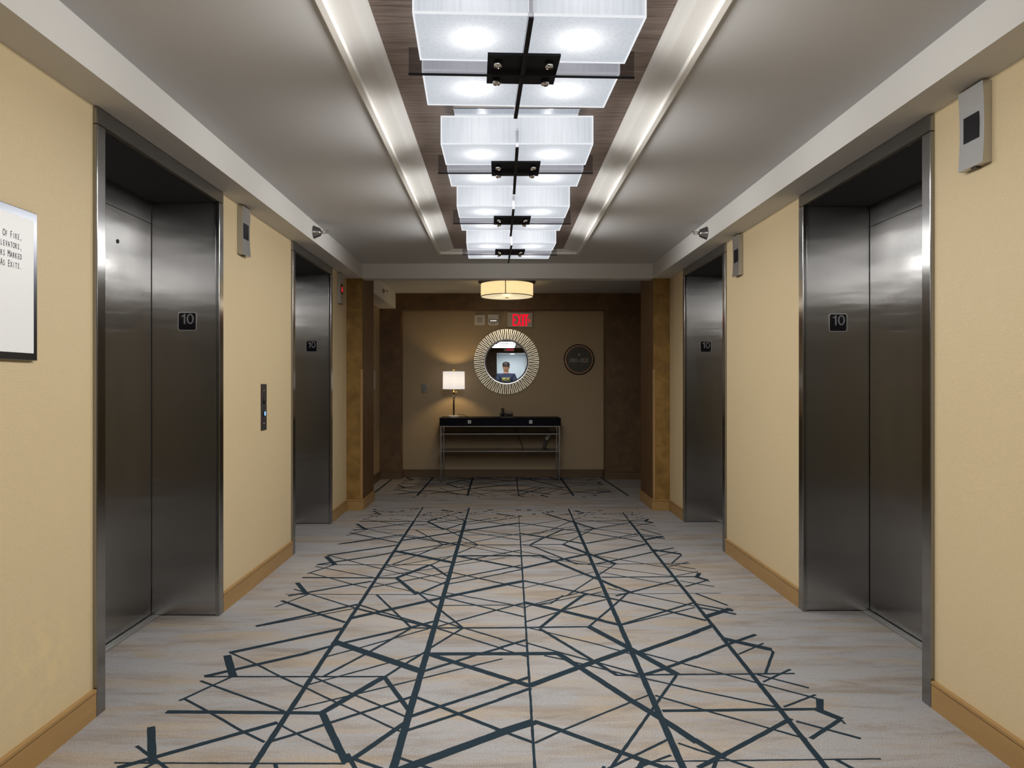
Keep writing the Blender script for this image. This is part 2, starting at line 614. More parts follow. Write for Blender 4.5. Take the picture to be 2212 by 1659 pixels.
# floor with the woven line pattern in the carpet's own mesh
SEG = [(-1222,2480,-1105,2250,26),(-1223,2247,-492,2242,9),(-1196,2219,-794,2513,23),(-1221,2597,-789,2590,25),(-789,2590,-654,2587,25),(-1211,2708,-1053,2584,11),(-1053,2584,-882,2442,11),(-882,2442,-793,2378,11),(-1217,2689,-1104,2906,13),(-1213,2867,-796,2602,12),(-1213,2913,-861,3165,27),(-1204,2909,-476,2909,13),(-1208,3134,-1100,2915,32),(-1207,3168,-777,3482,30),(-1203,3165,-1043,3035,11),(-1043,3035,-905,2910,11),(-905,2910,-781,2808,11),(-789,2506,-652,2396,9),(-778,2378,-669,2458,16),(-779,2612,-719,2643,11),(-871,3163,-747,3274,24),(-747,3274,-445,3495,24),(-445,3495,-314,3607,24),(-772,2804,-626,2678,10),(-626,2678,-511,2587,10),(-511,2587,-377,2474,10),(-377,2474,-349,2452,10),(-662,2405,-528,2307,9),(-676,2455,-614,2506,17),(-614,2506,-343,2720,17),(-727,2641,-562,2743,11),(-562,2743,-341,2880,11),(-341,2880,6,3099,11),(-772,3302,-337,2967,44),(-766,3124,-669,3203,12),(-669,3203,-343,3489,12),(-726,2915,-605,3145,15),(-605,3145,-516,3331,15),(-516,3331,-440,3489,15),(-777,2824,-672,2906,11),(-672,2906,-481,3054,11),(-481,3054,-343,3160,11),(-475,2906,-425,3011,14),(-425,3011,-340,3176,14),(-654,2587,-479,2906,30),(-650,2584,-492,2250,26),(-477,2906,-339,2612,19),(-769,2906,-561,2735,11),(-561,2735,-434,2634,11),(-434,2634,-345,2560,11),(-482,2255,-339,2513,22),(-309,2208,5,2444,40),(-326,2720,5,2452,18),(-323,2563,-230,2637,20),(-230,2637,6,2816,20),(-328,2455,-160,2577,18),(-160,2577,5,2705,18),(-321,2964,-194,3069,19),(-194,3069,-108,3145,19),(-108,3145,6,3230,19),(-318,3150,6,2901,32),(-318,3153,6,3157,37),(-318,3230,-186,3489,14),(-317,3489,6,3217,13),(-444,3489,7,3491,19),(-181,3489,7,3333,13),(-3,2442,114,2519,44),(15,2444,113,2371,15),(-4,2812,113,2901,21),(-4,2701,116,2797,19),(-4,3230,117,3325,20),(-4,2910,111,2823,31),(-4,3155,258,3160,37),(254,3160,332,3008,31),(332,3008,495,2686,31),(495,2686,572,2550,31),(572,2550,656,2378,31),(-4,3219,117,3122,12),(-5,3491,440,3508,19),(-4,3337,118,3240,13),(144,3486,236,3420,11),(236,3420,447,3268,11),(447,3268,581,3150,11),(596,3192,830,3006,13),(192,3476,401,3074,19),(401,3074,477,2924,19),(476,2922,809,2933,14),(435,3508,588,3213,35),(588,3213,729,2928,35),(115,2823,332,3006,35),(332,3006,588,3213,35),(616,3171,947,3432,29),(599,2933,690,2992,22),(690,2992,862,3124,22),(123,3285,251,3181,13),(251,3181,393,3074,13),(393,3074,580,2928,13),(193,3134,282,3084,12),(282,3084,431,2987,12),(431,2987,511,2933,12),(511,2933,578,2897,12),(578,2897,767,2779,12),(724,2924,596,2686,12),(596,2686,399,2321,12),(399,2321,345,2219,12),(578,2743,502,2686,10),(502,2686,213,2458,10),(213,2458,114,2371,10),(119,2523,212,2455,23),(212,2455,394,2309,23),(394,2309,461,2255,23),(461,2255,512,2219,23),(596,2732,726,2630,12),(595,2605,719,2607,20),(594,2370,643,2329,10),(461,2255,623,2258,7),(822,3016,919,2937,12),(919,2937,1038,2841,12),(1038,2841,1204,2708,12),(799,2931,1215,2940,13),(934,3426,1048,3521,30),(848,3109,1037,3263,21),(1037,3263,1103,3313,21),(1103,3313,1218,3396,21),(759,2783,1031,2630,11),(719,2637,764,2598,11),(764,2598,937,2471,11),(937,2471,1033,2399,11),(711,2607,1171,2619,20),(636,2332,709,2285,10),(616,2258,1215,2271,7),(1049,3340,1216,3210,41),(1216,3221,1218,3174,12),(1217,3174,1097,2942,12),(1056,3150,1214,3283,10),(1057,2858,1216,2983,11),(1059,2928,1214,2802,13),(1053,2637,1213,2739,10),(1213,2701,1174,2612,26),(1168,2612,1216,2543,32),(1215,2560,1215,2506,9),(1050,2402,1213,2536,16),(1038,2543,938,2464,19),(938,2464,717,2293,19),(717,2293,619,2219,19),(1052,2523,1132,2464,13),(1132,2464,1216,2402,13),(653,2393,714,2282,27),(-1210,3516,-782,3860,26),(-1180,3526,-787,3788,12),(-767,3636,-367,3950,36),(-1212,3927,-939,3692,21),(-939,3692,-785,3573,21),(-777,3860,-634,3739,14),(-634,3739,-325,3501,14),(-1214,3817,-1101,4044,12),(-1211,4151,-784,3802,12),(-784,3802,-337,3495,20),(-709,4044,-445,3501,13),(-313,3600,-188,3489,13),(-313,3507,-29,3760,15),(-29,3760,126,3890,15),(-487,4101,-318,3760,14),(-318,3760,-188,3492,14),(-460,3875,-275,4025,34),(191,3489,321,3760,20),(321,3760,491,4068,20),(128,3897,320,3753,36),(320,3753,511,3600,36),(128,3581,301,3733,13),(340,3771,559,3935,13),(127,3809,194,3875,11),(194,3875,341,3996,11),(341,3996,595,4194,11),(202,3860,332,3942,10),(332,3942,581,4093,10),(271,3875,352,4025,12),(216,3860,271,3875,11),(-311,4077,56,3860,13),(56,3860,123,3809,13),(-347,3842,124,3853,12),(-454,4068,-333,3996,15),(-333,3996,118,3659,15),(426,3665,591,3532,32),(437,3513,583,3788,13),(583,3788,734,4085,13),(599,3538,868,3746,17),(868,3746,1053,3890,17),(607,3535,1042,3809,11),(546,4025,871,3760,23),(871,3760,1038,3600,23),(735,4088,1046,3831,13),(1115,4068,1227,3845,16),(1060,3875,1225,3750,19),(1060,3809,1223,3699,22),(1057,3659,1223,3785,37),(446,3845,584,3950,13)]
MAINS = [(-0.787, 0.0043, 0.021), (-0.349, 0.0060, 0.027), (0.076, 0.0135, 0.0100), (0.530, 0.0175, 0.024), (0.957, 0.0270, 0.021)]
PERIOD = 1.8
def strip(bm, x0, y0, x1, y1, w, z, mat=1):
    d = math.hypot(x1 - x0, y1 - y0)
    if d < 1e-4: return
    ux, uy = (x1 - x0) / d, (y1 - y0) / d
    n = max(1, int(d / 0.03))
    L, R = [], []
    for i in range(n + 1):
        s = d * i / n
        if i == 0: s -= w * 0.15
        if i == n: s += w * 0.15
        a = w / 2 + random.uniform(-0.0009, 0.0009)
        b = w / 2 + random.uniform(-0.0009, 0.0009)
        L.append(bm.verts.new((x0 + ux * s - uy * a, y0 + uy * s + ux * a, z)))
        R.append(bm.verts.new((x0 + ux * s + uy * b, y0 + uy * s - ux * b, z)))
    for i in range(n):
        f = bm.faces.new((R[i], R[i + 1], L[i + 1], L[i]))
        f.material_index = mat

def carpet_segments(y_lo, y_hi, x_lo, x_hi, dy, drift=True, dx=0.0, fray=0.0):
    out = []
    for a in SEG:
        xa, ya, xb, yb, w = [v / 1000.0 for v in a]
        k = dy
        if drift:
            xa += (0.0125 + 0.0118 * (xa - 0.1)) * k
            xb += (0.0125 + 0.0118 * (xb - 0.1)) * k
        xa += dx; xb += dx; ya += dy; yb += dy
        # clip to the field
        t0, t1 = 0.0, 1.0
        ok = True
        for p, q, lo, hi in ((xa, xb, x_lo, x_hi), (ya, yb, y_lo, y_hi)):
            d = q - p
            if abs(d) < 1e-6:
                if p < lo or p > hi: ok = False
                continue
            ta, tb = (lo - p) / d, (hi - p) / d
            if ta > tb: ta, tb = tb, ta
            t0, t1 = max(t0, ta), min(t1, tb)
        if not ok or t1 - t0 < 1e-4: continue
        P = (xa + (xb - xa) * t0, ya + (yb - ya) * t0); Q = (xa + (xb - xa) * t1, ya + (yb - ya) * t1)
        out.append((P[0], P[1], Q[0], Q[1], w))
    return out

def dashes(seg, frac):
    """breaks a line into short tufts where the pattern dissolves"""
    x0, y0, x1, y1, w = seg
    d = math.hypot(x1 - x0, y1 - y0)
    n = max(1, int(d / 0.05))
    res = []
    for i in range(n):
        ym = y0 + (y1 - y0) * (i + 0.5) / n
        if random.random() < frac(ym):
            a, b = i / n, (i + random.uniform(0.35, 0.8)) / n
            res.append((x0 + (x1 - x0) * a, y0 + (y1 - y0) * a, x0 + (x1 - x0) * b, y0 + (y1 - y0) * b, w))
    return res

fl = MB()
fl.box(-2.05, 6.0, -9.7, 9.6, -0.08, 0.0)
zi = 0
def lay(seg):
    global zi
    zi += 1
    strip(fl.bm, *seg, 0.0007 + (zi % 300) * 1.5e-6)
for k in (-3, -2, -1, 0, 1, 2):
    for s in carpet_segments(-1.0, 6.30, -1.30, 1.42, PERIOD * k): lay(s)
for k in (1, 2):
    for s in carpet_segments(6.30, 7.0, -1.25, 1.40, PERIOD * k):
        for q in dashes(s, lambda y: max(0.0, 0.95 - (y - 6.3) / 0.62)): lay(q)
for (a, b, w), yend in zip(MAINS, (6.90, 6.88, 6.50, 6.82, 6.62)):
    y = -1.0
    while y < yend - 0.01:
        y2 = min(y + 0.6, yend)
        tw = w if y2 < yend - 0.35 else w * 0.6
        lay((a + b * y, y, a + b * y2, y2, tw)); y = y2
# the second carpet piece, before the far wall
for k, dx in ((2, 0.0), (3, 0.0)):
    for s in carpet_segments(7.72, 9.12, -1.5, 1.6, PERIOD * k + 0.55, False, dx): lay(s)
    for s in carpet_segments(7.52, 7.72, -1.5, 1.6, PERIOD * k + 0.55, False, dx):
        for q in dashes(s, lambda y: 0.45): lay(q)
for xa, xb in ((-1.37, -1.40), (-0.87, -0.90), (-0.36, -0.36), (0.20, 0.19), (0.76, 0.78), (1.28, 1.37)):
    lay((xb, 7.62, xa, 9.13, 0.024 if abs(xa - 0.2) > 0.05 else 0.012))
struct('floor', fl, ['carpet', 'carpet_line'])

# ceiling: flat paint with the shallow wood coffer, one piece
CX0, CX1, CY0, CY1 = -0.55, 0.685, -0.90, 6.215
cl = MB()
cl.box(-1.9, CX0, -2.0, 9.6, CZ, CZ + 0.12)
cl.box(CX1, 6.0, -2.0, 9.6, CZ, CZ + 0.12)
cl.box(CX0, CX1, CY1, 9.6, CZ, CZ + 0.12)
cl.box(CX0, CX1, -2.0, CY0, CZ, CZ + 0.12)
cl.box(-1.9, 6.0, -9.7, -2.0, CZ, CZ + 0.12)
struct('ceiling', cl, 'paint')

CW = 2.374                       # wood panel height
ix0, ix1, iy0, iy1 = CX0 + 0.145, CX1 - 0.145, CY0 + 0.05, CY1 - 0.05
cv = MB()
t = bmesh.new()
def frame_strip(a, b, za, zb):
    va = [t.verts.new((x, y, za)) for x, y in a]
    vb = [t.verts.new((x, y, zb)) for x, y in b]
    for i in range(4):
        j = (i + 1) % 4
        t.faces.new((va[i], va[j], vb[j], vb[i]))
def rect(d, e):
    return [(CX0 + d, CY0 + e), (CX1 - d, CY0 + e), (CX1 - d, CY1 - e), (CX0 + d, CY1 - e)]
steps = [(0.0, 0.0, CZ - 0.001), (0.022, 0.010, CZ + 0.010), (0.05, 0.02, CZ + 0.013), (0.09, 0.033, CZ + 0.0165), (0.125, 0.044, CZ + 0.023), (0.145, 0.05, CW)]
for (d0, e0, z0), (d1, e1, z1) in zip(steps, steps[1:]):
    frame_strip(rect(d0, e0), rect(d1, e1), z0, z1)
for f in t.faces: f.normal_flip()
cv._merge(t)
struct('trim_1', cv, 'trim_paint')
lipb = MB()
for (xa, xb, ya, yb) in ((CX0 - 0.004, CX0 + 0.024, CY0, CY1), (CX1 - 0.024, CX1 + 0.004, CY0, CY1), (CX0 - 0.004, CX1 + 0.004, CY1 - 0.012, CY1 + 0.010), (CX0 - 0.004, CX1 + 0.004, CY0 - 0.010, CY0 + 0.012)):
    lipb.box(xa, xb, ya, yb, CZ - 0.010, CZ + 0.012, 0.004)
struct('trim_2', lipb, 'lip')
wd = MB(); wd.box(ix0 - 0.01, ix1 + 0.01, iy0 - 0.01, iy1 + 0.01, CW - 0.0005, CW + 0.04)
struct('trim_3', wd, 'coffer')

# soffits along both walls and the cross beams
def run(name, boxes, mat):
    b = MB()
    for q in boxes: b.box(*q)
    return struct(name, b, mat)
run('trim_4', [(LX - 0.05, SLX, Y0, Y1, SZ, CZ)], 'trim_paint')
run('trim_5', [(SRX, RX + 0.05, Y0, Y1, SZ, CZ)], 'trim_paint')
run('trim_6', [(LX - 0.05, RX + 0.05, Y1 + 0.0005, Y1 + 0.15, SZ, CZ)], 'trim_paint')
run('trim_7', [(LX - 0.05, RX + 0.05, Y0 - 0.15, Y0 - 0.0005, SZ, CZ)], 'trim_paint')
run('trim_8', [(-1.70, -1.327, 7.35, 8.95, 2.15, CZ)], 'trim_paint')       # boxed duct in the far hall

def side_wall(name, x_in, x_out, holes):
    b = MB()
    xs = sorted((x_in, x_out))
    y = Y0
    for a, c in holes:
        b.box(xs[0], xs[1], y, a, 0, CZ)
        b.box(xs[0], xs[1], a, c, FRAME_Z, CZ)
        y = c
    b.box(xs[0], xs[1], y, Y1, 0, CZ)
    return struct(name, b, 'wallpaper')
side_wall('wall_left', LX, LX - 0.06, ELEV['l'])
side_wall('wall_right', RX, RX + 0.06, ELEV['r'])

def skirting(name, runs, mat='base'):
    """runs: (x0, x1, y0, y1, outward axis) footprints on the wall face"""
    b = MB()
    for x0, x1, y0, y1, n in runs:
        for d, z0, z1 in ((0.014, 0.0, 0.086), (0.010, 0.086, 0.089), (0.016, 0.089, 0.102)):
            q = [x0, x1, y0, y1]
            if n == '+X': q[1] = x0 + d
            if n == '-X': q[0] = x1 - d
            if n == '-Y': q[2] = y1 - d
            if n == '+Y': q[3] = y0 + d
            b.box(*q, z0, z1, 0.0015 if z1 > 0.1 else 0)
    return struct(name, b, mat)
def along(x, n, holes):
    y, out = Y0, []
    for a, c in holes:
        out.append((x, x, y, a - 0.004, n)); y = c + 0.004
    out.append((x, x, y, Y1, n))
    return out
skirting('baseboard_left', along(LX, '+X', ELEV['l']))
skirting('baseboard_right', along(RX, '-X', ELEV['r']))

# pillars at the far end of the lobby: gold face, brown grained side
def pillar(name, x0, x1, y0, y1, inner):
    b = MB()
    b.box(x0, x1, y0, y1, 0, SZ)
    b.box(x0, x1, y0 + 0.15, y1, SZ, CZ)
    for f in b.bm.faces:
        f.normal_update()
        if abs(f.normal.x) > 0.5: f.material_index = 1
    return struct(name, b, ['gold', 'grain'])
pillar('wall_far_left', -1.62, SLX, Y1, 7.35, '+X')
pillar('wall_far_right', SRX, 1.80, Y1, 7.35, '-X')
skirting('baseboard_far', [(LX + 0.014, SLX + 0.014, Y1, Y1, '-Y'), (SLX, SLX, Y1, 7.35, '+X'), (SRX - 0.014, RX - 0.014, Y1, Y1, '-Y'), (SRX, SRX, Y1, 7.35, '-X')])
def corner_guard(name, x0, x1, y0, y1, z0=0.103, z1=1.34):
    b = MB(); b.box(x0, x1, y0, y1, z0, z1, 0.003)
    return struct(name, b, 'base')
corner_guard('trim_9', SLX - 0.020, SLX + 0.003, Y1 - 0.004, Y1 + 0.012)
corner_guard('trim_10', SRX - 0.003, SRX + 0.020, Y1 - 0.004, Y1 + 0.012)

# far hall: surround with a recessed panel
FW, RW = 8.95, 9.13
b = MB()
b.box(-1.62, -1.262, FW, RW + 0.1, 0, CZ)
b.box(1.32, 6.0, FW, RW + 0.1, 0, CZ)
b.box(-1.262, 1.32, FW, RW + 0.1, 2.14, CZ)
struct('wall_far_surround', b, 'bronze')
b = MB(); b.box(-1.30, 1.36, RW, RW + 0.09, 0, 2.16)
struct('wall_far_recess', b, 'wallpaper_far')
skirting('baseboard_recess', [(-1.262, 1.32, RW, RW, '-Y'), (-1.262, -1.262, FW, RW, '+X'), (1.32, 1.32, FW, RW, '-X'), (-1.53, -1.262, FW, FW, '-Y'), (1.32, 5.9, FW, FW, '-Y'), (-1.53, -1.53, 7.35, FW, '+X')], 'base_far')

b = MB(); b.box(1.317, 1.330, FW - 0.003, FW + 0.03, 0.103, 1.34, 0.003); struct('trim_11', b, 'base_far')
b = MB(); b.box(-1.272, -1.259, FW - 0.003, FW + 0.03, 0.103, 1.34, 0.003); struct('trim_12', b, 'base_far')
b = MB(); b.box(-1.62, -1.53, 7.35, FW, 0, 2.15)
struct('wall_hall_left', b, 'wallpaper_far')
b = MB(); b.box(1.80, 6.0, 7.25, 7.35, 0, CZ); b.box(5.9, 6.0, 7.35, FW, 0, CZ)
struct('wall_hall_right', b, 'wallpaper_far')

# the other end of the lobby and the hall behind it (seen in the mirror)
pillar('wall_near_left', -1.62, SLX, -2.0, Y0 - 0.1505, '+X')
pillar('wall_near_right', SRX, 1.80, -2.0, Y0 - 0.1505, '-X')
b = MB()
b.box(-1.75, -0.13, -3.7, -3.6, 0, CZ); b.box(0.98, 1.80, -3.7, -3.6, 0, CZ); b.box(-0.13, 0.98, -3.7, -3.6, 2.16, CZ)
struct('wall_near', b, 'bronze')
b = MB(); b.box(-1.85, -1.75, -3.7, -2.0, 0, CZ); b.box(1.80, 1.90, -3.7, -2.0, 0, CZ)
struct('wall_near_sides', b, 'grain')
b = MB(); b.box(-0.24, -0.14, -9.6, -3.7, 0, CZ); b.box(1.03, 1.13, -9.6, -3.7, 0, CZ); b.box(-0.14, 1.03, -9.6, -9.5, 0, CZ)
struct('wall_passage', b, 'white_wall')
b = MB(); b.box(0.90, 0.94, -9.5, -9.47, 0, 2.16, 0.004)
struct('trim_13', b, 'lip')

# ------------------------------------------------------------------ elevators
def elevator(side, i, label):
    a, c = ELEV[side][i]
    s = -1 if side == 'l' else 1
    wall = LX if side == 'l' else RX
    face = wall - s * 0.015
    def X(d): return face + s * d                    # depth behind the frame's face
    def bx(b, d0, d1, y0, y1, z0, z1, bev=0.0):
        x0, x1 = sorted((X(d0), X(d1)))
        return b.box(x0, x1, y0, y1, z0, z1, bev)
    r = thing('elevator_entrance', label, 'elevator', (wall, (a + c) / 2, 0), 'elevator entrances')
    JW, D = 0.055, 0.352
    for y0, y1 in ((a, a + JW), (c - JW, c)):
        b = MB(); bx(b, 0.0, 0.022, y0, y1, 0.0, 2.1385, 0.003); b.build('jamb', 'steel_frame', r)
        ret = (y0, y0 + 0.050) if y0 == a else (y1 - 0.050, y1)
        b = MB(); bx(b, 0.0225, D, ret[0], ret[1], 0.006, 2.1385); b.build('return_panel', 'steel', r)
    b = MB(); bx(b, 0.0, 0.022, a, c, 2.14, FRAME_Z, 0.003); b.build('header', 'steel_frame', r)
    b = MB(); bx(b, 0.0225, D + 0.04, a, c, 2.14, 2.18); b.build('head_lining', 'steel_dark', r)
    m = (a + c) / 2
    for y0, y1 in ((a + 0.03, m - 0.0015), (m + 0.0015, c - 0.056)):
        b = MB(); bx(b, D + 0.002, D + 0.035, y0, y1, 0.012, 2.027)
        dp = b.build('door_panel', 'steel', r)
        if y0 > m:
            k = MB(); k.lathe([(0.010, 0), (0.010, 0.004), (0.006, 0.004), (0.006, 0.001), (0.0, 0.001)] if s < 0 else [(0.0, -0.001), (0.006, -0.001), (0.006, -0.004), (0.010, -0.004), (0.010, 0)], (X(D + 0.002), y0 + 0.205, 1.873), 'X', 20)
            if (side, i) == ('l', 0): k.build('keyhole', 'charcoal', dp)
            else: k.bm.free()
    b = MB(); bx(b, D + 0.002, D + 0.035, a + 0.03, c - 0.056, 2.030, 2.139); b.build('transom_panel', 'steel', r)
    b = MB(); bx(b, D + 0.036, D + 0.05, a + 0.03, c - 0.03, 0.0, 2.139); b.build('shaft_backing', 'black_gap', r)
    b = MB(); bx(b, D - 0.045, D + 0.036, a + JW, c - JW, 0.0, 0.006, 0.0015)
    bx(b, D - 0.030, D - 0.024, a + JW, c - JW, 0.006, 0.008); bx(b, D - 0.012, D - 0.006, a + JW, c - JW, 0.006, 0.008)
    b.build('sill', 'nickel', r)
    # floor number plate on the far return
    px, pz = X(0.168 if side == 'l' else 0.187), 1.524
    yf = c - 0.050 if True else 0
    def rounded(w, rad, y, n=6):
        pts = []
        for cx, cz, a0 in ((1, 1, 0), (-1, 1, 90), (-1, -1, 180), (1, -1, 270)):
            for k in range(n + 1):
                an = math.radians(a0 + 90 * k / n)
                pts.append((px + cx * (w / 2 - rad) + rad * math.cos(an), y, pz + cz * (w / 2 - rad) + rad * math.sin(an)))
        return pts
    b = MB(); b.poly(rounded(0.097, 0.013, yf - 0.002), (0, 0.002, 0)); plate = b.build('number_plate', 'plate_rim', r)
    b = MB(); b.poly(rounded(0.088, 0.010, yf - 0.0035), (0, 0.0015, 0)); b.build('plate_face', 'black_gloss', plate)
    cx0, cz0, yn = px, pz + 0.0125, yf - 0.0036
    b = MB()
    t = bmesh.new(); rings = []
    for rx, rz in ((0.0178, 0.0265), (0.0112, 0.0205)):
        for dy in (0.0, -0.0015):
            rings.append([t.verts.new((cx0 + 0.0165 + rx * math.cos(2 * PI * q / 40), yn + dy, cz0 + rz * math.sin(2 * PI * q / 40))) for q in range(40)])
    for p_, q_ in ((0, 1), (1, 3), (3, 2), (2, 0)):
        for q in range(40): t.faces.new((rings[p_][q], rings[p_][(q + 1) % 40], rings[q_][(q + 1) % 40], rings[q_][q]))
    bmesh.ops.recalc_face_normals(t, faces=t.faces[:])
    b._merge(t)
    b.poly([(cx0 - 0.0165, yn, cz0 - 0.0265), (cx0 - 0.0095, yn, cz0 - 0.0265), (cx0 - 0.0095, yn, cz0 + 0.0265), (cx0 - 0.0145, yn, cz0 + 0.0265), (cx0 - 0.0185, yn, cz0 + 0.0190), (cx0 - 0.0285, yn, cz0 + 0.0165), (cx0 - 0.0285, yn, cz0 + 0.0110), (cx0 - 0.0165, yn, cz0 + 0.0120)], (0, -0.0015, 0))
    b.build('numeral', 'numeral', plate)
    return r
elevator('l', 0, 'brushed steel elevator doorway between the framed fire notice and the call button panel')
elevator('l', 1, 'brushed steel elevator doorway beside the lantern with a lit red arrow')
elevator('r', 0, 'brushed steel elevator doorway beside the largest hall lantern, facing the fire notice')
elevator('r', 1, 'brushed steel elevator doorway farther along the wall without call buttons')

# ------------------------------------------------------------------ hall lanterns
def lantern(side, y0, label, arrow=False):
    s = -1 if side == 'l' else 1
    wall = LX if side == 'l' else RX
    z0, z1, W = 1.928, 2.196, 0.127
    r = thing('hall_lantern', label, 'elevator indicator', (wall, y0 + W / 2, z0), 'hall lanterns')
    # housing: a box whose front bows in a little towards the middle
    t = bmesh.new()
    rows = 10
    cols = [(0.0, 0), (0.0, 1)]
    prev = None
    for k in range(rows + 1):
        z = z0 + (z1 - z0) * k / rows
        u = (k / rows - 0.5) * 2
        d = 0.031 - 0.006 * (1 - u * u)
        ring = [t.verts.new(p) for p in ((wall, y0, z), (wall - s * d, y0 + 0.001, z), (wall - s * d, y0 + W - 0.001, z), (wall, y0 + W, z))]
        if prev:
            for i in range(4):
                j = (i + 1) % 4
                t.faces.new((prev[i], prev[j], ring[j], ring[i]))
        else:
            t.faces.new(ring)
        prev = ring
    t.faces.new(prev[::-1])
    bmesh.ops.recalc_face_normals(t, faces=t.faces[:])
    b = MB(); b._merge(t); b.build('housing', 'nickel', r)
    fx = wall - s * 0.026
    b = MB(); x0, x1 = sorted((fx - s * 0.0022, fx + s * 0.004)); b.box(x0, x1, y0 + 0.026, y0 + 0.101, 2.018, 2.104)
    dis = b.build('display', 'black_gloss', r)
    if arrow:
        xf = fx - s * 0.0024
        ym, zt = y0 + 0.063, 2.085
        b = MB()
        b.poly([(xf, ym - 0.011, zt), (xf, ym + 0.011, zt), (xf, ym + 0.011, zt - 0.026), (xf, ym + 0.028, zt - 0.026), (xf, ym, zt - 0.058), (xf, ym - 0.028, zt - 0.026), (xf, ym - 0.011, zt - 0.026)], (-s * 0.0012, 0, 0))
        b.build('down_arrow', 'red_arrow', dis)
    b = MB(); b.box(*sorted((wall - s * 0.004, wall - s * 0.020)), y0 + 0.05, y0 + 0.075, z0 - 0.004, z0, 0); b.build('screw_tab', 'charcoal', r)
    return r
lantern('l', 3.958, 'slim silver hall lantern beside the doorway next to the call buttons')
lantern('l', 6.384, 'silver hall lantern with a lit red down arrow near the pillar', True)
lantern('r', 2.323, 'largest silver hall lantern, on the wall nearest the camera')
lantern('r', 4.713, 'silver hall lantern between the two doorways facing the call buttons')

# ------------------------------------------------------------------ fire notice
ny0, ny1, nz0, nz1 = 1.955, 2.228, 1.273, 1.733
r = thing('fire_notice', 'white notice in a steel frame about fire and elevators', 'sign', (LX, (ny0 + ny1) / 2, nz0))
b = MB(); b.box(LX, LX + 0.015, ny0, ny1, nz0, nz1, 0.002); b.build('frame', 'notice_frame', r)
b = MB(); b.box(LX + 0.0145, LX + 0.0165, ny0 + 0.020, ny1 - 0.020, nz0 + 0.022, nz1 - 0.026); pn = b.build('notice_panel', 'notice', r)
for k, line in enumerate(('In Case Of Fire,', 'Do Not Use Elevators,', 'Use Doors Marked', 'As Exits.')):
    fixed_pitch('notice_text', line, 0.0104, 0.0205, 'ink', pn, (LX + 0.0167, 2.1535, 1.6345 - k * 0.0292), '+X', 0.52)

# ------------------------------------------------------------------ call button panel
r = thing('call_button_panel', 'slim dark call panel with a lit blue button between the doorways', 'elevator buttons', (LX, 4.393, 0.914))
b = MB(); b.box(LX, LX + 0.004, 4.343, 4.443, 0.914, 1.200, 0.001); b.build('faceplate', 'charcoal', r)
for z, mt, nm in ((1.095, 'black_gloss', 'up_button'), (1.017, 'blue', 'down_button')):
    b = MB(); b.lathe([(0.019, 0), (0.019, 0.005), (0.015, 0.006), (0.0, 0.006)], (LX + 0.004, 4.393, z), 'X', 28); k = b.build(nm, 'black_gloss', r)
    b = MB(); b.ring(0.0105, 0.014, 0.0062, 0.0072, (LX + 0.004, 4.393, z), 'X', 28) if mt != 'blue' else b.lathe([(0.014, 0.0062), (0.014, 0.0075), (0, 0.0075)], (LX + 0.004, 4.393, z), 'X', 28)
    b.build('halo' if mt != 'blue' else 'lit_lens', 'chrome_dark' if mt != 'blue' else 'blue', k)
for z in (1.160, 0.956):
    b = MB(); b.lathe([(0.004, 0), (0.004, 0.0015), (0, 0.0015)], (LX + 0.004, 4.393, z), 'X', 14); b.build('screw', 'chrome', r)

# ------------------------------------------------------------------ sprinklers
def sprinkler(x, y, z, s, label, cone=True):
    r = thing('sprinkler_head', label, 'sprinkler', (x, y, z), 'sidewall sprinklers')
    h = lambda v: s * v
    if cone:
        prof = [(0.046, 0), (0.046, 0.003), (0.043, 0.006), (0.030, 0.040), (0.026, 0.048), (0.016, 0.052), (0.0, 0.052)]
        tip = 0.052
    else:
        prof = [(0.032, 0), (0.032, 0.004), (0.020, 0.012), (0.012, 0.016), (0, 0.016)]
        tip = 0.016
    b = MB(); b.lathe([(q, h(v)) for q, v in prof], (x, y, z), 'X', 32); b.build('escutcheon', 'chrome_dark', r)
    b = MB(); b.lathe([(0.010, h(tip)), (0.010, h(tip + 0.010)), (0, h(tip + 0.010))], (x, y, z), 'X', 16)
    for dz in (-0.011, 0.011):
        b.tube([(x + h(tip + 0.006), y, z + dz * 0.6), (x + h(tip + 0.014), y, z + dz), (x + h(tip + 0.030), y, z + dz), (x + h(tip + 0.036), y, z + dz * 0.3)], 0.0022, 8)
    b.tube([(x + h(tip + 0.008), y, z), (x + h(tip + 0.038), y, z)], 0.0024, 8)
    b.build('frame_arm', 'nickel', r)
    b = MB(); b.box(*sorted((x + h(tip + 0.036), x + h(tip + 0.039))), y - 0.012, y + 0.012, z - 0.009, z + 0.012)
    b.box(*sorted((x + h(tip + 0.036), x + h(tip + 0.056))), y - 0.010, y + 0.010, z + 0.010, z + 0.012); b.build('deflector', 'nickel', r)
    return r
sprinkler(SLX, 5.0, 2.270, 1, 'chrome bell sprinkler on the soffit above the call button wall')
sprinkler(SRX, 5.0, 2.263, -1, 'chrome bell sprinkler on the soffit opposite the call buttons')
sprinkler(-1.327, 7.98, 2.243, 1, 'small sprinkler on the boxed duct beyond the pillar', False)

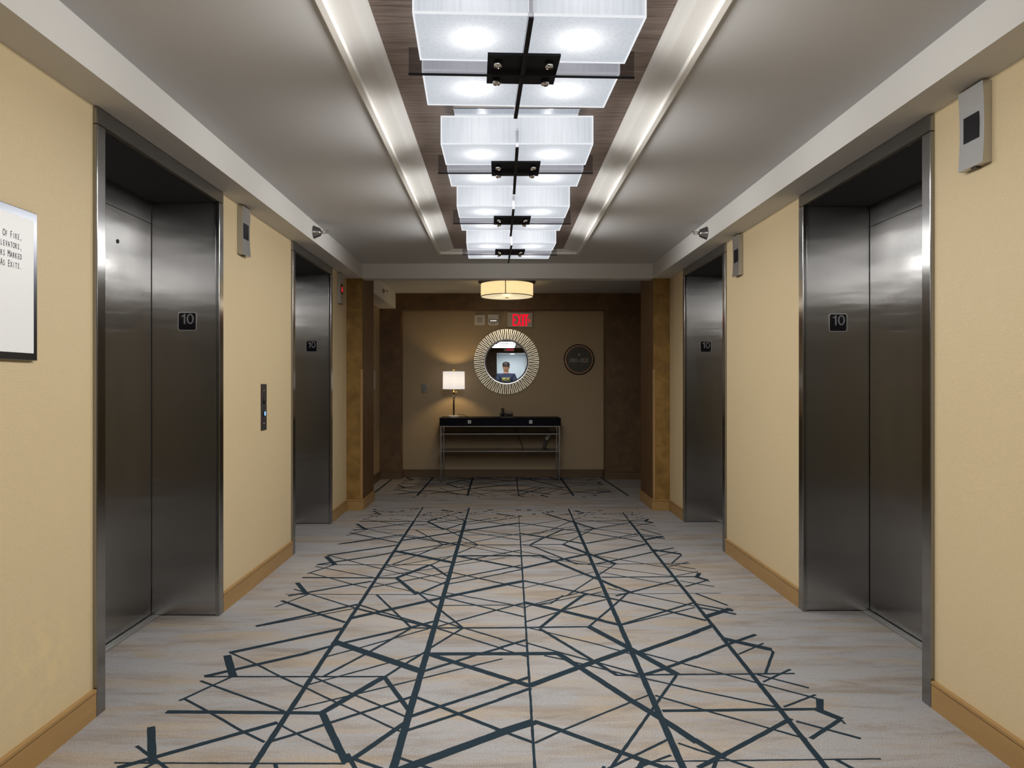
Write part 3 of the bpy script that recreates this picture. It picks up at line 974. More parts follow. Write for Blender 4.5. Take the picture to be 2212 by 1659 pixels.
# ------------------------------------------------------------------ the row of box lights
FX, FZ = 0.065, 2.171
def make_box_light(yc):
    r = thing('ceiling_light', 'x', 'ceiling light', (FX, yc, CW), 'box ceiling lights')
    b = MB(); b.box(FX - 0.265, FX + 0.265, yc - 0.245, yc + 0.245, 2.335, CW, 0.004); b.build('mounting_pan', 'pan', r)
    for ya, yb in ((-0.305, -0.0375), (0.0375, 0.305)):
        t = bmesh.new()
        x0, x1, y0, y1, z0, z1 = FX - 0.306, FX + 0.306, yc + ya, yc + yb, FZ, 2.281
        v = [t.verts.new(p) for p in ((x0, y0, z0), (x1, y0, z0), (x1, y1, z0), (x0, y1, z0), (x0, y0, z1), (x1, y0, z1), (x1, y1, z1), (x0, y1, z1))]
        for q in ((0, 3, 2, 1), (0, 1, 5, 4), (1, 2, 6, 5), (2, 3, 7, 6), (3, 0, 4, 7)):
            t.faces.new([v[i] for i in q])
        b = MB(); b._merge(t); sh = b.build('shade', 'shade', r)
        b = MB(); e = 0.0025
        for z in (z0, z1):
            b.box(x0 - e, x1 + e, y0 - e, y0 + e, z - e, z + e); b.box(x0 - e, x1 + e, y1 - e, y1 + e, z - e, z + e)
            b.box(x0 - e, x0 + e, y0 + e, y1 - e, z - e, z + e); b.box(x1 - e, x1 + e, y0 + e, y1 - e, z - e, z + e)
        for x in (x0, x1):
            for y in (y0, y1): b.box(x - e, x + e, y - e, y + e, z0 + e, z1 - e)
        b.build('shade_edge', 'shade_edge', sh)
    b = MB(); b.box(FX - 0.107, FX + 0.107, yc - 0.098, yc + 0.098, 2.158, 2.167, 0.001); pl = b.build('centre_plate', 'black_metal', r)
    for dx in (-0.076, 0.076):
        for dy in (-0.060, 0.062):
            b = MB(); b.lathe([(0, -0.018), (0.010, -0.018), (0.0125, -0.015), (0.0125, 0)], (FX + dx, yc + dy, 2.158), 'Z', 20); b.build('knob', 'chrome', pl)
    b = MB(); b.lathe([(0.012, 0), (0.012, 2.335 - 2.167)], (FX, yc, 2.167), 'Z', 16); b.build('stem', 'black_metal', r)
    b = MB(); b.box(FX - 0.345, FX + 0.345, yc - 0.004, yc + 0.004, 2.1445, 2.222); k = b.build('cross_blade', 'smoked', r)
    b = MB(); b.box(FX - 0.346, FX + 0.346, yc - 0.0045, yc + 0.0045, 2.140, 2.144); b.build('blade_edge', 'black_metal', k)
    b = MB(); b.box(FX - 0.006, FX + 0.006, yc - 0.345, yc + 0.345, 2.1445, 2.222); k = b.build('long_blade', 'smoked', r)
    b = MB(); b.box(FX - 0.0065, FX + 0.0065, yc - 0.346, yc + 0.346, 2.140, 2.144); b.build('blade_edge', 'black_metal', k)
    lamp('light_output', 'AREA', (FX, yc, 2.136), LOBBY_LIGHT_W, (1.0, 0.98, 0.95), r, 0.56, 0.56)
    for q in range(4):
        a = q * PI / 2
        lamp('side_output', 'AREA', (FX + 0.311 * math.cos(a), yc + 0.311 * math.sin(a), 2.226), LOBBY_SIDE_W * (1.0 if q % 2 == 0 else 0.3), (1.0, 0.98, 0.95), r, 0.60, 0.105, (PI / 2, 0, a - PI / 2), math.radians(92))
    for dx in (-0.15, 0.15):
        for dy in (-0.170, 0.170):
            lamp('bulb', 'POINT', (FX + dx, yc + dy, 2.228), BULB_W, (1.0, 0.97, 0.93), r, 0.02)
    return r
L0 = make_box_light(2.170)
for k, (yc, rz, label) in enumerate((
        (2.170, 2.2, 'largest frosted box ceiling light, nearest of the row and cut by the top edge'),
        (3.173, 0.0, 'second frosted box ceiling light counted from the nearest one'),
        (4.175, 0.5, 'third frosted box ceiling light counted from the nearest one'),
        (5.178, 1.2, 'smallest frosted box ceiling light, farthest along the wood coffer'),
        (1.168, 0.0, 'frosted box ceiling light overhead, shown only as a reflection'),
        (0.165, 0.0, 'frosted box ceiling light over the person, shown only in the round mirror'))):
    o = L0 if k == 0 else copy_tree(L0)
    o.location = (FX, yc, CW)
    o.rotation_euler.z = math.radians(rz)
    o['label'] = label

# ------------------------------------------------------------------ drum light in the far hall
dc = (0.068, 7.94)
r = thing('drum_light', 'warm linen drum light on the ceiling beyond the cross beam', 'ceiling light', (dc[0], dc[1], CZ))
b = MB(); b.lathe([(0.318, 0), (0.318, -0.014), (0.300, -0.020), (0, -0.020)], (dc[0], dc[1], CZ), 'Z', 64); b.build('canopy_ring', 'charcoal', r)
b = MB()
t = bmesh.new()
seg = 72
ra = [t.verts.new((dc[0] + 0.292 * math.cos(2 * PI * i / seg), dc[1] + 0.292 * math.sin(2 * PI * i / seg), 2.176)) for i in range(seg)]
rb = [t.verts.new((v.co.x, v.co.y, 2.318)) for v in ra]
for i in range(seg):
    j = (i + 1) % seg
    f = t.faces.new((ra[i], ra[j], rb[j], rb[i]))
b._merge(t, 0, True); b.build('shade', 'drum', r)
b = MB(); b.ring(0.289, 0.297, -0.173, -0.166, (dc[0], dc[1], CZ), 'Z', 72); b.ring(0.289, 0.297, -0.030, -0.020, (dc[0], dc[1], CZ), 'Z', 72); b.build('trim_band', 'charcoal', r)
for a in (-93.5, 26.5, 146.5):
    b = MB(); a = math.radians(a); p = (dc[0] + 0.294 * math.cos(a), dc[1] + 0.294 * math.sin(a))
    b.tube([(p[0], p[1], 2.176), (p[0], p[1], 2.318)], 0.0045, 8, False); b.build('seam_rod', 'charcoal', r)
b = MB(); t = bmesh.new()
rings = []
for rad, z in ((0.2885, 2.178), (0.20, 2.173), (0.10, 2.170)):
    rings.append([t.verts.new((dc[0] + rad * math.cos(2 * PI * i / seg), dc[1] + rad * math.sin(2 * PI * i / seg), z)) for i in range(seg)])
for p, q in zip(rings, rings[1:]):
    for i in range(seg): t.faces.new((p[i], p[(i + 1) % seg], q[(i + 1) % seg], q[i]))
t.faces.new(rings[-1])
b._merge(t, 0, True); b.build('diffuser', 'drum_bottom', r)
b = MB(); b.lathe([(0, -0.008), (0.021, -0.008), (0.021, 0), (0, 0)], (dc[0], dc[1], 2.170), 'Z', 4, False); b.build('finial', 'brass', r)
for q in (0, 120, 240):
    a = math.radians(q + 30); lamp('bulb', 'POINT', (dc[0] + 0.1 * math.cos(a), dc[1] + 0.1 * math.sin(a), 2.245), 0.16, (1.0, 0.80, 0.55), r, 0.025)
lamp('light_output', 'POINT', (dc[0], dc[1], 2.085), DRUM_W, (1.0, 0.80, 0.58), r, 0.06)

# ------------------------------------------------------------------ console table
TX0, TX1, TY0, TY1, TZ = -0.752, 0.734, 8.65, 9.112, 0.784
r = thing('console_table', 'narrow black console table with metal legs under the round mirror', 'table', ((TX0 + TX1) / 2, (TY0 + TY1) / 2, 0))
b = MB(); b.box(TX0, TX1, TY0, TY1, TZ - 0.012, TZ, 0.002); b.build('tabletop', 'navy_lacquer', r)
b = MB(); b.box(TX0 + 0.004, TX1 - 0.004, TY0 + 0.012, TY1 - 0.002, 0.690, TZ - 0.0125); b.build('drawer_case', 'navy_lacquer', r)
for x0, x1, kx in ((TX0 + 0.003, -0.0105, -0.383), (-0.0075, TX1 - 0.003, 0.363)):
    b = MB(); b.box(x0, x1, TY0 - 0.002, TY0 + 0.0115, 0.692, TZ - 0.013, 0.002); d = b.build('drawer', 'navy_lacquer', r)
    b = MB(); b.box(kx - 0.020, kx + 0.020, TY0 - 0.016, TY0 - 0.0105, 0.719, 0.759, 0.0015); b.box(kx - 0.007, kx + 0.007, TY0 - 0.0105, TY0 - 0.002, 0.732, 0.746)
    kn = b.build('pull', 'nickel', d)
    b = MB(); b.box(kx - 0.012, kx + 0.012, TY0 - 0.0172, TY0 - 0.016, 0.727, 0.751); b.build('pull_inset', 'chrome_dark', kn)
for x in (TX0 + 0.012, TX1 - 0.028):
    for y in (TY0 + 0.006, TY1 - 0.024):
        b = MB(); b.box(x, x + 0.016, y, y + 0.016, 0.0, 0.690, 0.001); b.build('leg', 'chrome_dark', r)
def rails(z):
    b = MB()
    b.box(TX0 + 0.028, TX1 - 0.028, TY0 + 0.006, TY0 + 0.018, z - 0.006, z + 0.006); b.box(TX0 + 0.026, TX1 - 0.026, TY1 - 0.0720, TY1 - 0.060, z - 0.006, z + 0.006)
    b.box(TX0 + 0.014, TX0 + 0.026, TY0 + 0.022, TY1 - 0.024, z - 0.006, z + 0.006); b.box(TX1 - 0.026, TX1 - 0.014, TY0 + 0.022, TY1 - 0.024, z - 0.006, z + 0.006)
    return b
b = rails(0.682); b.build('top_rail', 'chrome_dark', r)
for z in (0.590, 0.378):
    sh = MB(); sh.box(TX0 + 0.0265, TX1 - 0.0265, TY0 + 0.0185, TY1 - 0.0725, z - 0.005, z + 0.008); s_ = sh.build('shelf', 'black_gloss', r)
    b = rails(z); b.build('shelf_rail', 'chrome_dark', s_)

# ------------------------------------------------------------------ table lamp
lx, ly = -0.588, 8.86
r = thing('table_lamp', 'lit table lamp with white drum shade and marble foot on the console', 'lamp', (lx, ly, TZ))
b = MB(); b.lathe([(0.070, 0), (0.072, 0.004), (0.072, 0.022), (0.069, 0.025), (0, 0.025)], (lx, ly, TZ), 'Z', 40); b.build('foot', 'marble', r)
b = MB(); b.lathe([(0.0105, 0.025), (0.0105, 0.292), (0, 0.292)], (lx, ly, TZ), 'Z', 20); b.build('pole', 'black', r)
b = MB(); b.lathe([(0.013, 0.292), (0.013, 0.318), (0.010, 0.324), (0.005, 0.328), (0.005, 0.40), (0, 0.40)], (lx, ly, TZ), 'Z', 20); nk = b.build('neck', 'brass', r)
b = MB(); b.tube([(lx + 0.012, ly, TZ + 0.308), (lx + 0.026, ly, TZ + 0.311), (lx + 0.040, ly, TZ + 0.319)], [0.003, 0.005, 0.007]); b.build('key', 'brass', nk)
b = MB()
t = bmesh.new(); seg = 56
za, zb = TZ + 0.347, TZ + 0.577
ra = [t.verts.new((lx + 0.137 * math.cos(2 * PI * i / seg), ly + 0.137 * math.sin(2 * PI * i / seg), za)) for i in range(seg)]
rb = [t.verts.new((lx + 0.135 * math.cos(2 * PI * i / seg), ly + 0.135 * math.sin(2 * PI * i / seg), zb)) for i in range(seg)]
for i in range(seg): t.faces.new((ra[i], ra[(i + 1) % seg], rb[(i + 1) % seg], rb[i]))
b._merge(t, 0, True); sh = b.build('lamp_shade', 'linen', r)
b = MB(); b.ring(0.1355, 0.1395, 0.347, 0.353, (lx, ly, TZ), 'Z', 56); b.ring(0.1335, 0.1375, 0.571, 0.577, (lx, ly, TZ), 'Z', 56); b.build('shade_hem', 'marble', sh)
b = MB()
for a in (0.5, 0.5 + 2 * PI / 3, 0.5 + 4 * PI / 3): b.tube([(lx, ly, TZ + 0.560), (lx + 0.134 * math.cos(a), ly + 0.134 * math.sin(a), TZ + 0.572)], 0.0018, 6)
b.tube([(lx, ly, TZ + 0.40), (lx + 0.04, ly, TZ + 0.43), (lx + 0.04, ly, TZ + 0.53), (lx, ly, TZ + 0.56)], 0.0018, 6)
b.build('harp', 'brass', r)
b = MB(); b.lathe([(0.004, 0.56), (0.004, 0.582), (0.012, 0.587), (0.0155, 0.596), (0.012, 0.605), (0, 0.609)], (lx, ly, TZ), 'Z', 20); b.build('finial', 'brass', r)
b = MB(); b.tube([(lx + 0.013, ly - 0.004, TZ + 0.295), (lx + 0.016, ly - 0.006, TZ + 0.26), (lx + 0.015, ly - 0.006, TZ + 0.235)], 0.0022, 6); b.build('pull_cord', 'cable', r)
b = MB(); b.tube([(lx + 0.068, ly + 0.03, TZ + 0.010), (lx + 0.05, ly + 0.09, TZ + 0.034), (lx + 0.11, ly + 0.10, TZ + 0.030), (lx + 0.155, ly + 0.12, TZ + 0.004), (lx + 0.16, ly + 0.185, TZ + 0.003)], 0.0028, 8); b.build('power_cord', 'cable', r)
lamp('bulb', 'POINT', (lx, ly, TZ + 0.462), LAMP_W, (1.0, 0.72, 0.36), r, 0.03)

# ------------------------------------------------------------------ desk telephone
r = thing('desk_telephone', 'small black desk telephone on the console', 'telephone', (0.070, 8.83, TZ))
b = MB(); b.poly([(-0.012, 8.745, TZ), (-0.012, 8.925, TZ), (-0.012, 8.925, TZ + 0.055), (-0.012, 8.76, TZ + 0.016), (-0.012, 8.745, TZ + 0.012)], (0.164, 0, 0)); b.build('body', 'black', r)
b = MB(); b.poly([(0.060, 8.80, TZ + 0.0265), (0.060, 8.935, TZ + 0.0615), (0.060, 8.935, TZ + 0.0815), (0.060, 8.93, TZ + 0.082), (0.060, 8.795, TZ + 0.040)], (0.082, 0, 0)); b.build('keypad', 'charcoal', r)
b = MB()
t = Matrix.Translation((0.101, 8.868, TZ + 0.0665)) @ Matrix.Rotation(math.atan2(0.042, 0.135), 4, 'X')
b.xform_box(0.070, 0.105, 0.004, t, 0.001); b.build('faceplate', 'grille', r)
b = MB()
pts = [(0.024, 8.75, TZ + 0.036), (0.024, 8.765, TZ + 0.052), (0.024, 8.84, TZ + 0.078), (0.024, 8.91, TZ + 0.094), (0.024, 8.925, TZ + 0.085)]
b.tube(pts, [0.017, 0.022, 0.014, 0.024, 0.020], 16); b.build('handset', 'black', r)
b = MB(); pts = []
for k in range(90):
    a = k * 0.9; u = k / 89
    pts.append((-0.022 + 0.005 * math.cos(a) - 0.012 * math.sin(PI * u), 8.75 + 0.10 * u, TZ + 0.0075 + 0.005 * math.sin(a)))
b.tube(pts, 0.0016, 6); b.build('coiled_cord', 'cable', r)

# ------------------------------------------------------------------ round mirror
mx, my, mz = 0.072, RW - 0.001, 1.487
r = thing('round_mirror', 'round sunburst mirror of champagne slats above the console', 'mirror', (mx, my, mz))
b = MB(); b.ring(0.262, 0.4145, -0.014, 0.0, (mx, my, mz), 'Y', 96); b.build('backing', 'black', r)
N = 94
def slat_mesh(k, flip):
    an = 2 * PI * k / N
    an += (0.0018 if flip else -0.0018)
    ur, ut = Vector((math.cos(an), 0, math.sin(an))), Vector((-math.sin(an), 0, math.cos(an)))
    # hourglass: the tips of a pair lean together outside and apart inside
    t = bmesh.new()
    c = Vector((mx, my, mz))
    prof = [(0.292, 0.0058), (0.315, 0.0058), (0.345, 0.0066), (0.375, 0.0084), (0.398, 0.0086), (0.418, 0.0106)]
    rows = []
    for rad, hw in prof:
        lean = (0.0022 if flip else -0.0022) * (0.345 - rad) / 0.06
        m = c + ur * rad + ut * lean
        rows.append([t.verts.new(m - ut * hw + Vector((0, -0.0142, 0))), t.verts.new(m - ut * hw * 0.8 + Vector((0, -0.0205, 0))), t.verts.new(m + ut * hw * 0.8 + Vector((0, -0.0205, 0))), t.verts.new(m + ut * hw + Vector((0, -0.0142, 0)))])
    for p, q in zip(rows, rows[1:]):
        for i in range(4):
            j = (i + 1) % 4
            t.faces.new((p[i], p[j], q[j], q[i]))
    t.faces.new(rows[0][::-1]); t.faces.new(rows[-1])
    bmesh.ops.recalc_face_normals(t, faces=t.faces[:])
    b = MB(); b._merge(t)
    return b
for k in range(N):
    slat_mesh(k, k % 2 == 0).build('slat', 'slat', r)
b = MB(); b.lathe([(0, -0.012), (0.264, -0.012), (0.264, -0.006), (0, -0.006)], (mx, my, mz), 'Y', 96, False); gl = b.build('mirror_glass', 'mirror', r)
t = bmesh.new(); seg = 128
ra = [t.verts.new((mx + 0.264 * math.cos(2 * PI * i / seg), my - 0.0122, mz + 0.264 * math.sin(2 * PI * i / seg))) for i in range(seg)]
rb = [t.verts.new((mx + 0.287 * math.cos(2 * PI * i / seg), my - 0.0150, mz + 0.287 * math.sin(2 * PI * i / seg))) for i in range(seg)]
rc = [t.verts.new((mx + 0.287 * math.cos(2 * PI * i / seg), my - 0.006, mz + 0.287 * math.sin(2 * PI * i / seg))) for i in range(seg)]
for p, q in ((ra, rb), (rb, rc)):
    for i in range(seg): t.faces.new((p[i], p[(i + 1) % seg], q[(i + 1) % seg], q[i]))
bmesh.ops.recalc_face_normals(t, faces=t.faces[:])
b = MB(); b._merge(t); b.build('bevelled_edge', 'bevel', gl)
b = MB(); b.ring(0.2872, 0.2915, -0.0185, -0.0142, (mx, my, mz), 'Y', 96); b.build('inner_rim', 'black', r)

# ------------------------------------------------------------------ far wall fittings
def exit_sign(name_label, cx, y, cz, face, w, h, mat, chevron=True):
    d = -1 if face == '-Y' else 1
    r = thing('exit_sign', name_label, 'exit sign', (cx, y, cz))
    b = MB(); b.box(cx - w / 2, cx + w / 2, *sorted((y, y + d * 0.042)), cz - h / 2, cz + h / 2, 0.003); b.build('housing', 'beige_plastic', r)
    yf = y + d * 0.0425
    k = 1 if face == '-Y' else -1
    # stencil letters built from bars
    H, z0 = h * 0.80, cz - h * 0.42
    x = -w / 2 + w * (0.205 if chevron else 0.12)
    S = w * 0.042
    def P(px, pz): return (cx + k * px, yf, z0 + pz)
    b = MB(); off = (0, d * 0.002, 0)
    lw = w * 0.165
    def bar(x0, x1, a, c): b.poly([P(x0, a), P(x1, a), P(x1, c), P(x0, c)], off)
    bar(x, x + S * 1.25, 0, H); bar(x, x + lw, 0, H * 0.15); bar(x, x + lw, H * 0.85, H); bar(x, x + lw * 0.85, H * 0.43, H * 0.57)
    x += lw + w * 0.02
    xw = lw
    b.poly([P(x, 0), P(x + S * 1.2, 0), P(x + xw, H), P(x + xw - S * 1.2, H)], off)
    b.poly([P(x + xw - S * 1.2, 0), P(x + xw, 0), P(x + S * 1.2, H), P(x, H)], off)
    x += xw + w * 0.025
    bar(x, x + S * 1.9, 0, H)
    x += S * 1.9 + w * 0.005
    bar(x, x + lw, H * 0.85, H); bar(x + lw / 2 - S * 0.85, x + lw / 2 + S * 0.85, 0, H)
    x += lw - w * 0.02
    if chevron:
        a, c, q = z0, H * 0.48, H * 0.15
        b.poly([P(x, c + q), P(x + S, c + q), P(x + S * 2.6, c), P(x + S * 1.4, c)], off)
        b.poly([P(x, c - q), P(x + S * 1.4, c), P(x + S * 2.6, c), P(x + S, c - q)], off)
    b.build('lit_letters', mat, r)
    return r
e = exit_sign('lit red exit sign with an arrow above the round mirror', 0.245, RW - 0.0005, 2.022, '-Y', 0.322, 0.188, 'red')
e.rotation_euler.y = math.radians(1.2)

r = thing('fire_strobe', 'white fire alarm strobe between the grille plate and the exit sign', 'fire alarm', (-0.098, RW, 2.022))
t = []
for k in range(13):
    a = PI + PI * k / 12
    t.append((-0.098 + 0.066 * math.cos(a), RW - 0.030, 1.968 + 0.018 * math.sin(a)))
b = MB(); b.poly([(-0.164, RW - 0.030, 2.089), *t, (-0.032, RW - 0.030, 2.089)], (0, 0.030, 0)); b.build('housing', 'white_plastic', r)
b = MB(); b.box(-0.153, -0.043, RW - 0.036, RW - 0.0305, 1.990, 2.029, 0.003); b.build('strobe_frame', 'black', r)
b = MB(); b.box(-0.146, -0.050, RW - 0.050, RW - 0.0365, 1.995, 2.024, 0.006); b.build('strobe_lens', 'lens', r)
lettering('fire_text', 'FIRE', 0.026, 'ink', r, (-0.098, RW - 0.0308, 1.970), '-Y', 0.0008, 0.95, 1.0, space=1.2)

r = thing('speaker_plate', 'square grille plate left of the fire strobe', 'wall speaker', (-0.272, RW, 2.022))
b = MB(); b.box(-0.338, -0.205, RW - 0.014, RW, 1.958, 2.088, 0.004); b.build('plate', 'white_plastic', r)
b = MB(); b.box(-0.306, -0.240, RW - 0.0165, RW - 0.0142, 1.988, 2.058); g = b.build('grille', 'grille', r)
b = MB()
for k in range(7): b.box(-0.300, -0.246, RW - 0.0182, RW - 0.0165, 1.993 + k * 0.009, 1.997 + k * 0.009)
b.build('slats', 'white_plastic', g)
for x, z in ((-0.322, 2.073), (-0.225, 1.976)):
    b = MB(); b.lathe([(0.004, 0), (0.004, -0.002), (0, -0.002)], (x, RW - 0.014, z), 'Y', 12); b.build('screw', 'chrome_dark', r)

r = thing('light_switch', 'grey switch plate on the wall beside the table lamp', 'light switch', (-0.985, RW, 1.145))
b = MB(); b.box(-1.0205, -0.9495, RW - 0.006, RW, 1.087, 1.203, 0.002); b.build('plate', 'chrome_dark', r)
b = MB(); b.box(-0.990, -0.980, RW - 0.014, RW - 0.006, 1.138, 1.156, 0.001); b.build('toggle', 'charcoal', r)
for z in (1.112, 1.178):
    b = MB(); b.lathe([(0.0035, 0), (0.0035, -0.001), (0, -0.001)], (-0.985, RW - 0.006, z), 'Y', 12); b.build('screw', 'nickel', r)

sx, sz_ = 1.003, 1.515
r = thing('room_number_sign', 'dark round room number sign on the wall right of the mirror', 'sign', (sx, RW, sz_))
r['label'] = 'dark round sign of room numbers beside the mirror'
b = MB(); b.lathe([(0, -0.018), (0.190, -0.018), (0.197, -0.012), (0.197, 0), (0, 0)], (sx, RW, sz_), 'Y', 72, False); b.build('disc', 'black_gloss', r)
b = MB(); b.ring(0.169, 0.180, -0.0215, -0.0175, (sx, RW, sz_), 'Y', 72); b.build('ring', 'copper', r)
b = MB(); b.lathe([(0, -0.0195), (0.1685, -0.0195), (0.1685, -0.0178), (0, -0.0178)], (sx, RW, sz_), 'Y', 72, False); fc = b.build('face', 'sign_face', r)
lettering('room_numbers', '1001-1023', 0.072, 'pale_text', fc, (sx, RW - 0.0205, sz_ - 0.012), '-Y', 0.0014, 0.80, 1.0)
b = MB(); zz = sz_ + 0.045; b.poly([(sx, RW - 0.0200, zz + 0.036), (sx + 0.014, RW - 0.0200, zz), (sx, RW - 0.0200, zz + 0.011), (sx - 0.014, RW - 0.0200, zz)], (0, -0.0012, 0)); b.build('arrowhead', 'pale_text', fc)

r = thing('wall_outlet', 'pale outlet plate on the wall behind the console shelves', 'power outlet', (0.66, RW, 0.60))
b = MB(); b.box(0.625, 0.695, RW - 0.006, RW, 0.545, 0.660, 0.002); b.build('plate', 'beige_plastic', r)
for z in (0.578, 0.626):
    b = MB(); b.box(0.645, 0.675, RW - 0.0075, RW - 0.006, z - 0.014, z + 0.014, 0.003); b.build('socket', 'white_plastic', r)

# cables and adapter on the console's lower shelf
shz = 0.386
solo('grey_cable', MB().tube([(-0.20, 9.075, 0.625), (-0.185, 9.075, 0.585), (-0.12, 9.07, 0.51), (-0.05, 9.03, 0.44), (0.03, 8.98, 0.400), (0.06, 8.95, shz + 0.003)], 0.003, 8), 'cable_grey', 'thin grey cable sagging from the upper shelf to the lower shelf', 'cable')
solo('black_cable', MB().tube([(0.17, 9.085, 0.680), (0.19, 9.08, 0.64), (0.215, 9.08, 0.56), (0.255, 9.06, 0.46), (0.275, 9.00, 0.405), (0.285, 8.95, shz + 0.0035)], 0.0035, 8), 'cable', 'thin black cable hanging near the middle behind the console', 'cable')
solo('loose_wire', MB().tube([(0.375, 8.93, shz + 0.002), (0.42, 8.95, 0.405), (0.50, 8.965, 0.433), (0.56, 8.96, 0.455), (0.575, 8.945, 0.47)], 0.002, 8), 'cable_grey', 'faint wire rising from the lower shelf to the leaning adapter', 'cable')
r = thing('power_adapter', 'white adapter block leaning in a black holder on the lower shelf', 'power adapter', (0.545, 8.90, shz))
b = MB(); t = Matrix.Translation((0.548, 8.90, shz + 0.062)) @ Matrix.Rotation(math.radians(12), 4, 'Y'); b.xform_box(0.032, 0.030, 0.118, t, 0.004); b.build('holder', 'black', r)
b = MB(); t = Matrix.Translation((0.585, 8.90, shz + 0.148)) @ Matrix.Rotation(math.radians(35), 4, 'Y'); b.xform_box(0.042, 0.028, 0.072, t, 0.004); b.build('block', 'white_plastic', r)

# plate seen edge-on in the far hall
r = thing('hall_plate', 'thin pale plate seen edge-on just past the pillar beside the lamp wall', 'sign', (-1.53, 8.44, 1.245))
b = MB(); b.box(-1.53, -1.508, 8.36, 8.52, 1.145, 1.350, 0.002); b.build('plate', 'white_plastic', r)
b = MB(); b.box(-1.5079, -1.5065, 8.375, 8.505, 1.16, 1.335); b.build('plate_face', 'beige_plastic', r)

# ------------------------------------------------------------------ behind the camera (seen in the mirror)
e = exit_sign('dim exit sign hanging behind the person, seen only in the mirror', 0.235, -2.40, 2.225, '+Y', 0.30, 0.15, 'red_dim', False)
b = MB(); b.box(0.225, 0.245, -2.39, -2.37, 2.30, CZ); b.build('hanger', 'chrome_dark', e)
r = thing('downlight', 'round recessed downlight in the white passage, seen in the mirror', 'ceiling light', (0.43, -8.6, CZ))
b = MB(); b.ring(0.085, 0.11, -0.008, 0.0, (0.43, -8.6, CZ), 'Z', 40); b.build('trim_ring', 'lip', r)
b = MB(); b.lathe([(0, -0.006), (0.085, -0.006), (0.085, -0.001), (0, -0.001)], (0.43, -8.6, CZ), 'Z', 40, False); b.build('lens', 'downlight', r)
lamp('light_output', 'AREA', (0.43, -8.6, CZ - 0.012), HALL_W, (0.93, 0.97, 1.0), r, 0.16, 0.16)

# ------------------------------------------------------------------ the person holding the phone
PXC, PYC = 0.135, -0.36
root = thing('person', 'person in black cap and navy shirt photographing with a phone, in the mirror', 'person', (PXC, PYC, 0))
def skinned(name, verts, edges, mat, parent, root_i=0, sub=2):
    """verts: (x, y, z, radius or (rx, ry)) in metres around the person's own axis"""
    me = bpy.data.meshes.new(name)
    me.from_pydata([v[:3] for v in verts], edges, [])
    o = bpy.data.objects.new(name, me)
    C.objects.link(o)
    o.parent = parent
    o.modifiers.new('Skin', 'SKIN')
    sv = me.skin_vertices[0].data if me.skin_vertices else None
    if sv is None:
        bm = bmesh.new(); bm.from_mesh(me); bm.verts.layers.skin.verify(); bm.to_mesh(me); bm.free()
        sv = me.skin_vertices[0].data
    for i, v in enumerate(verts):
        rr = v[3]
        sv[i].radius = rr if isinstance(rr, tuple) else (rr, rr)
        sv[i].use_root = (i == root_i)
    s = o.modifiers.new('Subdivision', 'SUBSURF'); s.levels = sub; s.render_levels = sub
    o.modifiers['Skin'].use_smooth_shade = True
    me.materials.append(M[mat])
    return o

V, E = [], []
def v(x, y, z, r, link=None):
    V.append((x, y, z, r)); i = len(V) - 1
    if link is not None: E.append((link, i))
    return i
pel = v(0, 0, 0.96, (0.145, 0.105))
wa = v(0, 0.0, 1.10, (0.135, 0.095), pel)
ch = v(0, 0.005, 1.28, (0.150, 0.105), wa)
up = v(0, 0.0, 1.40, (0.120, 0.085), ch)
ne = v(0, 0.008, 1.480, 0.060, up)
nt_ = v(0, 0.016, 1.530, 0.060, ne)
jaw = v(0, 0.040, 1.578, (0.076, 0.086), nt_)
ck = v(0, 0.036, 1.625, (0.092, 0.104), jaw)
he = v(0, 0.030, 1.680, (0.094, 0.108), ck)
top = v(0, 0.026, 1.735, (0.078, 0.092), he)
PHX, PHY, PHZ = 0.062 - PXC, -0.008 - PYC, 1.200        # phone centre in the person's frame
for s in (-1, 1):
    hp = v(s * 0.095, 0, 0.88, 0.088, pel); kn = v(s * 0.105, 0.012, 0.50, 0.058, hp)
    an = v(s * 0.110, -0.012, 0.10, 0.040, kn); v(s * 0.118, 0.12, 0.035, 0.034, an)
    sh = v(s * 0.185, 0.0, 1.415, 0.064, up)
    el = v(s * 0.265, 0.095, 1.150, 0.046, sh)
    wx = PHX + s * 0.118
    wr = v(wx, PHY - 0.095, 1.150, 0.028, el)
    pm = v(wx - s * 0.006, PHY - 0.050, 1.168, (0.024, 0.030), wr)
    # four fingers behind the phone's far face edge, the thumb on the near side
    for k, (dz, rr, ln) in enumerate(((0.026, 0.0085, 1.0), (0.010, 0.0088, 1.08), (-0.006, 0.0084, 1.0), (-0.020, 0.0074, 0.82))):
        a = v(wx - s * 0.004, PHY - 0.022, 1.170 + dz * 0.9, rr, pm)
        b_ = v(wx - s * 0.014, PHY + 0.002, 1.174 + dz, rr * 0.95, a)
        v(wx - s * (0.016 + 0.018 * ln), PHY + 0.0035, 1.176 + dz, rr * 0.82, b_)
    a = v(wx - s * 0.018, PHY - 0.038, 1.196, 0.0105, pm)
    b_ = v(wx - s * 0.030, PHY - 0.020, 1.208, 0.0095, a)
    v(wx - s * 0.044, PHY - 0.014, 1.214, 0.0085, b_)
body = skinned('body', V, E, 'skin', root)
body['label'] = 'shaded face and hands'

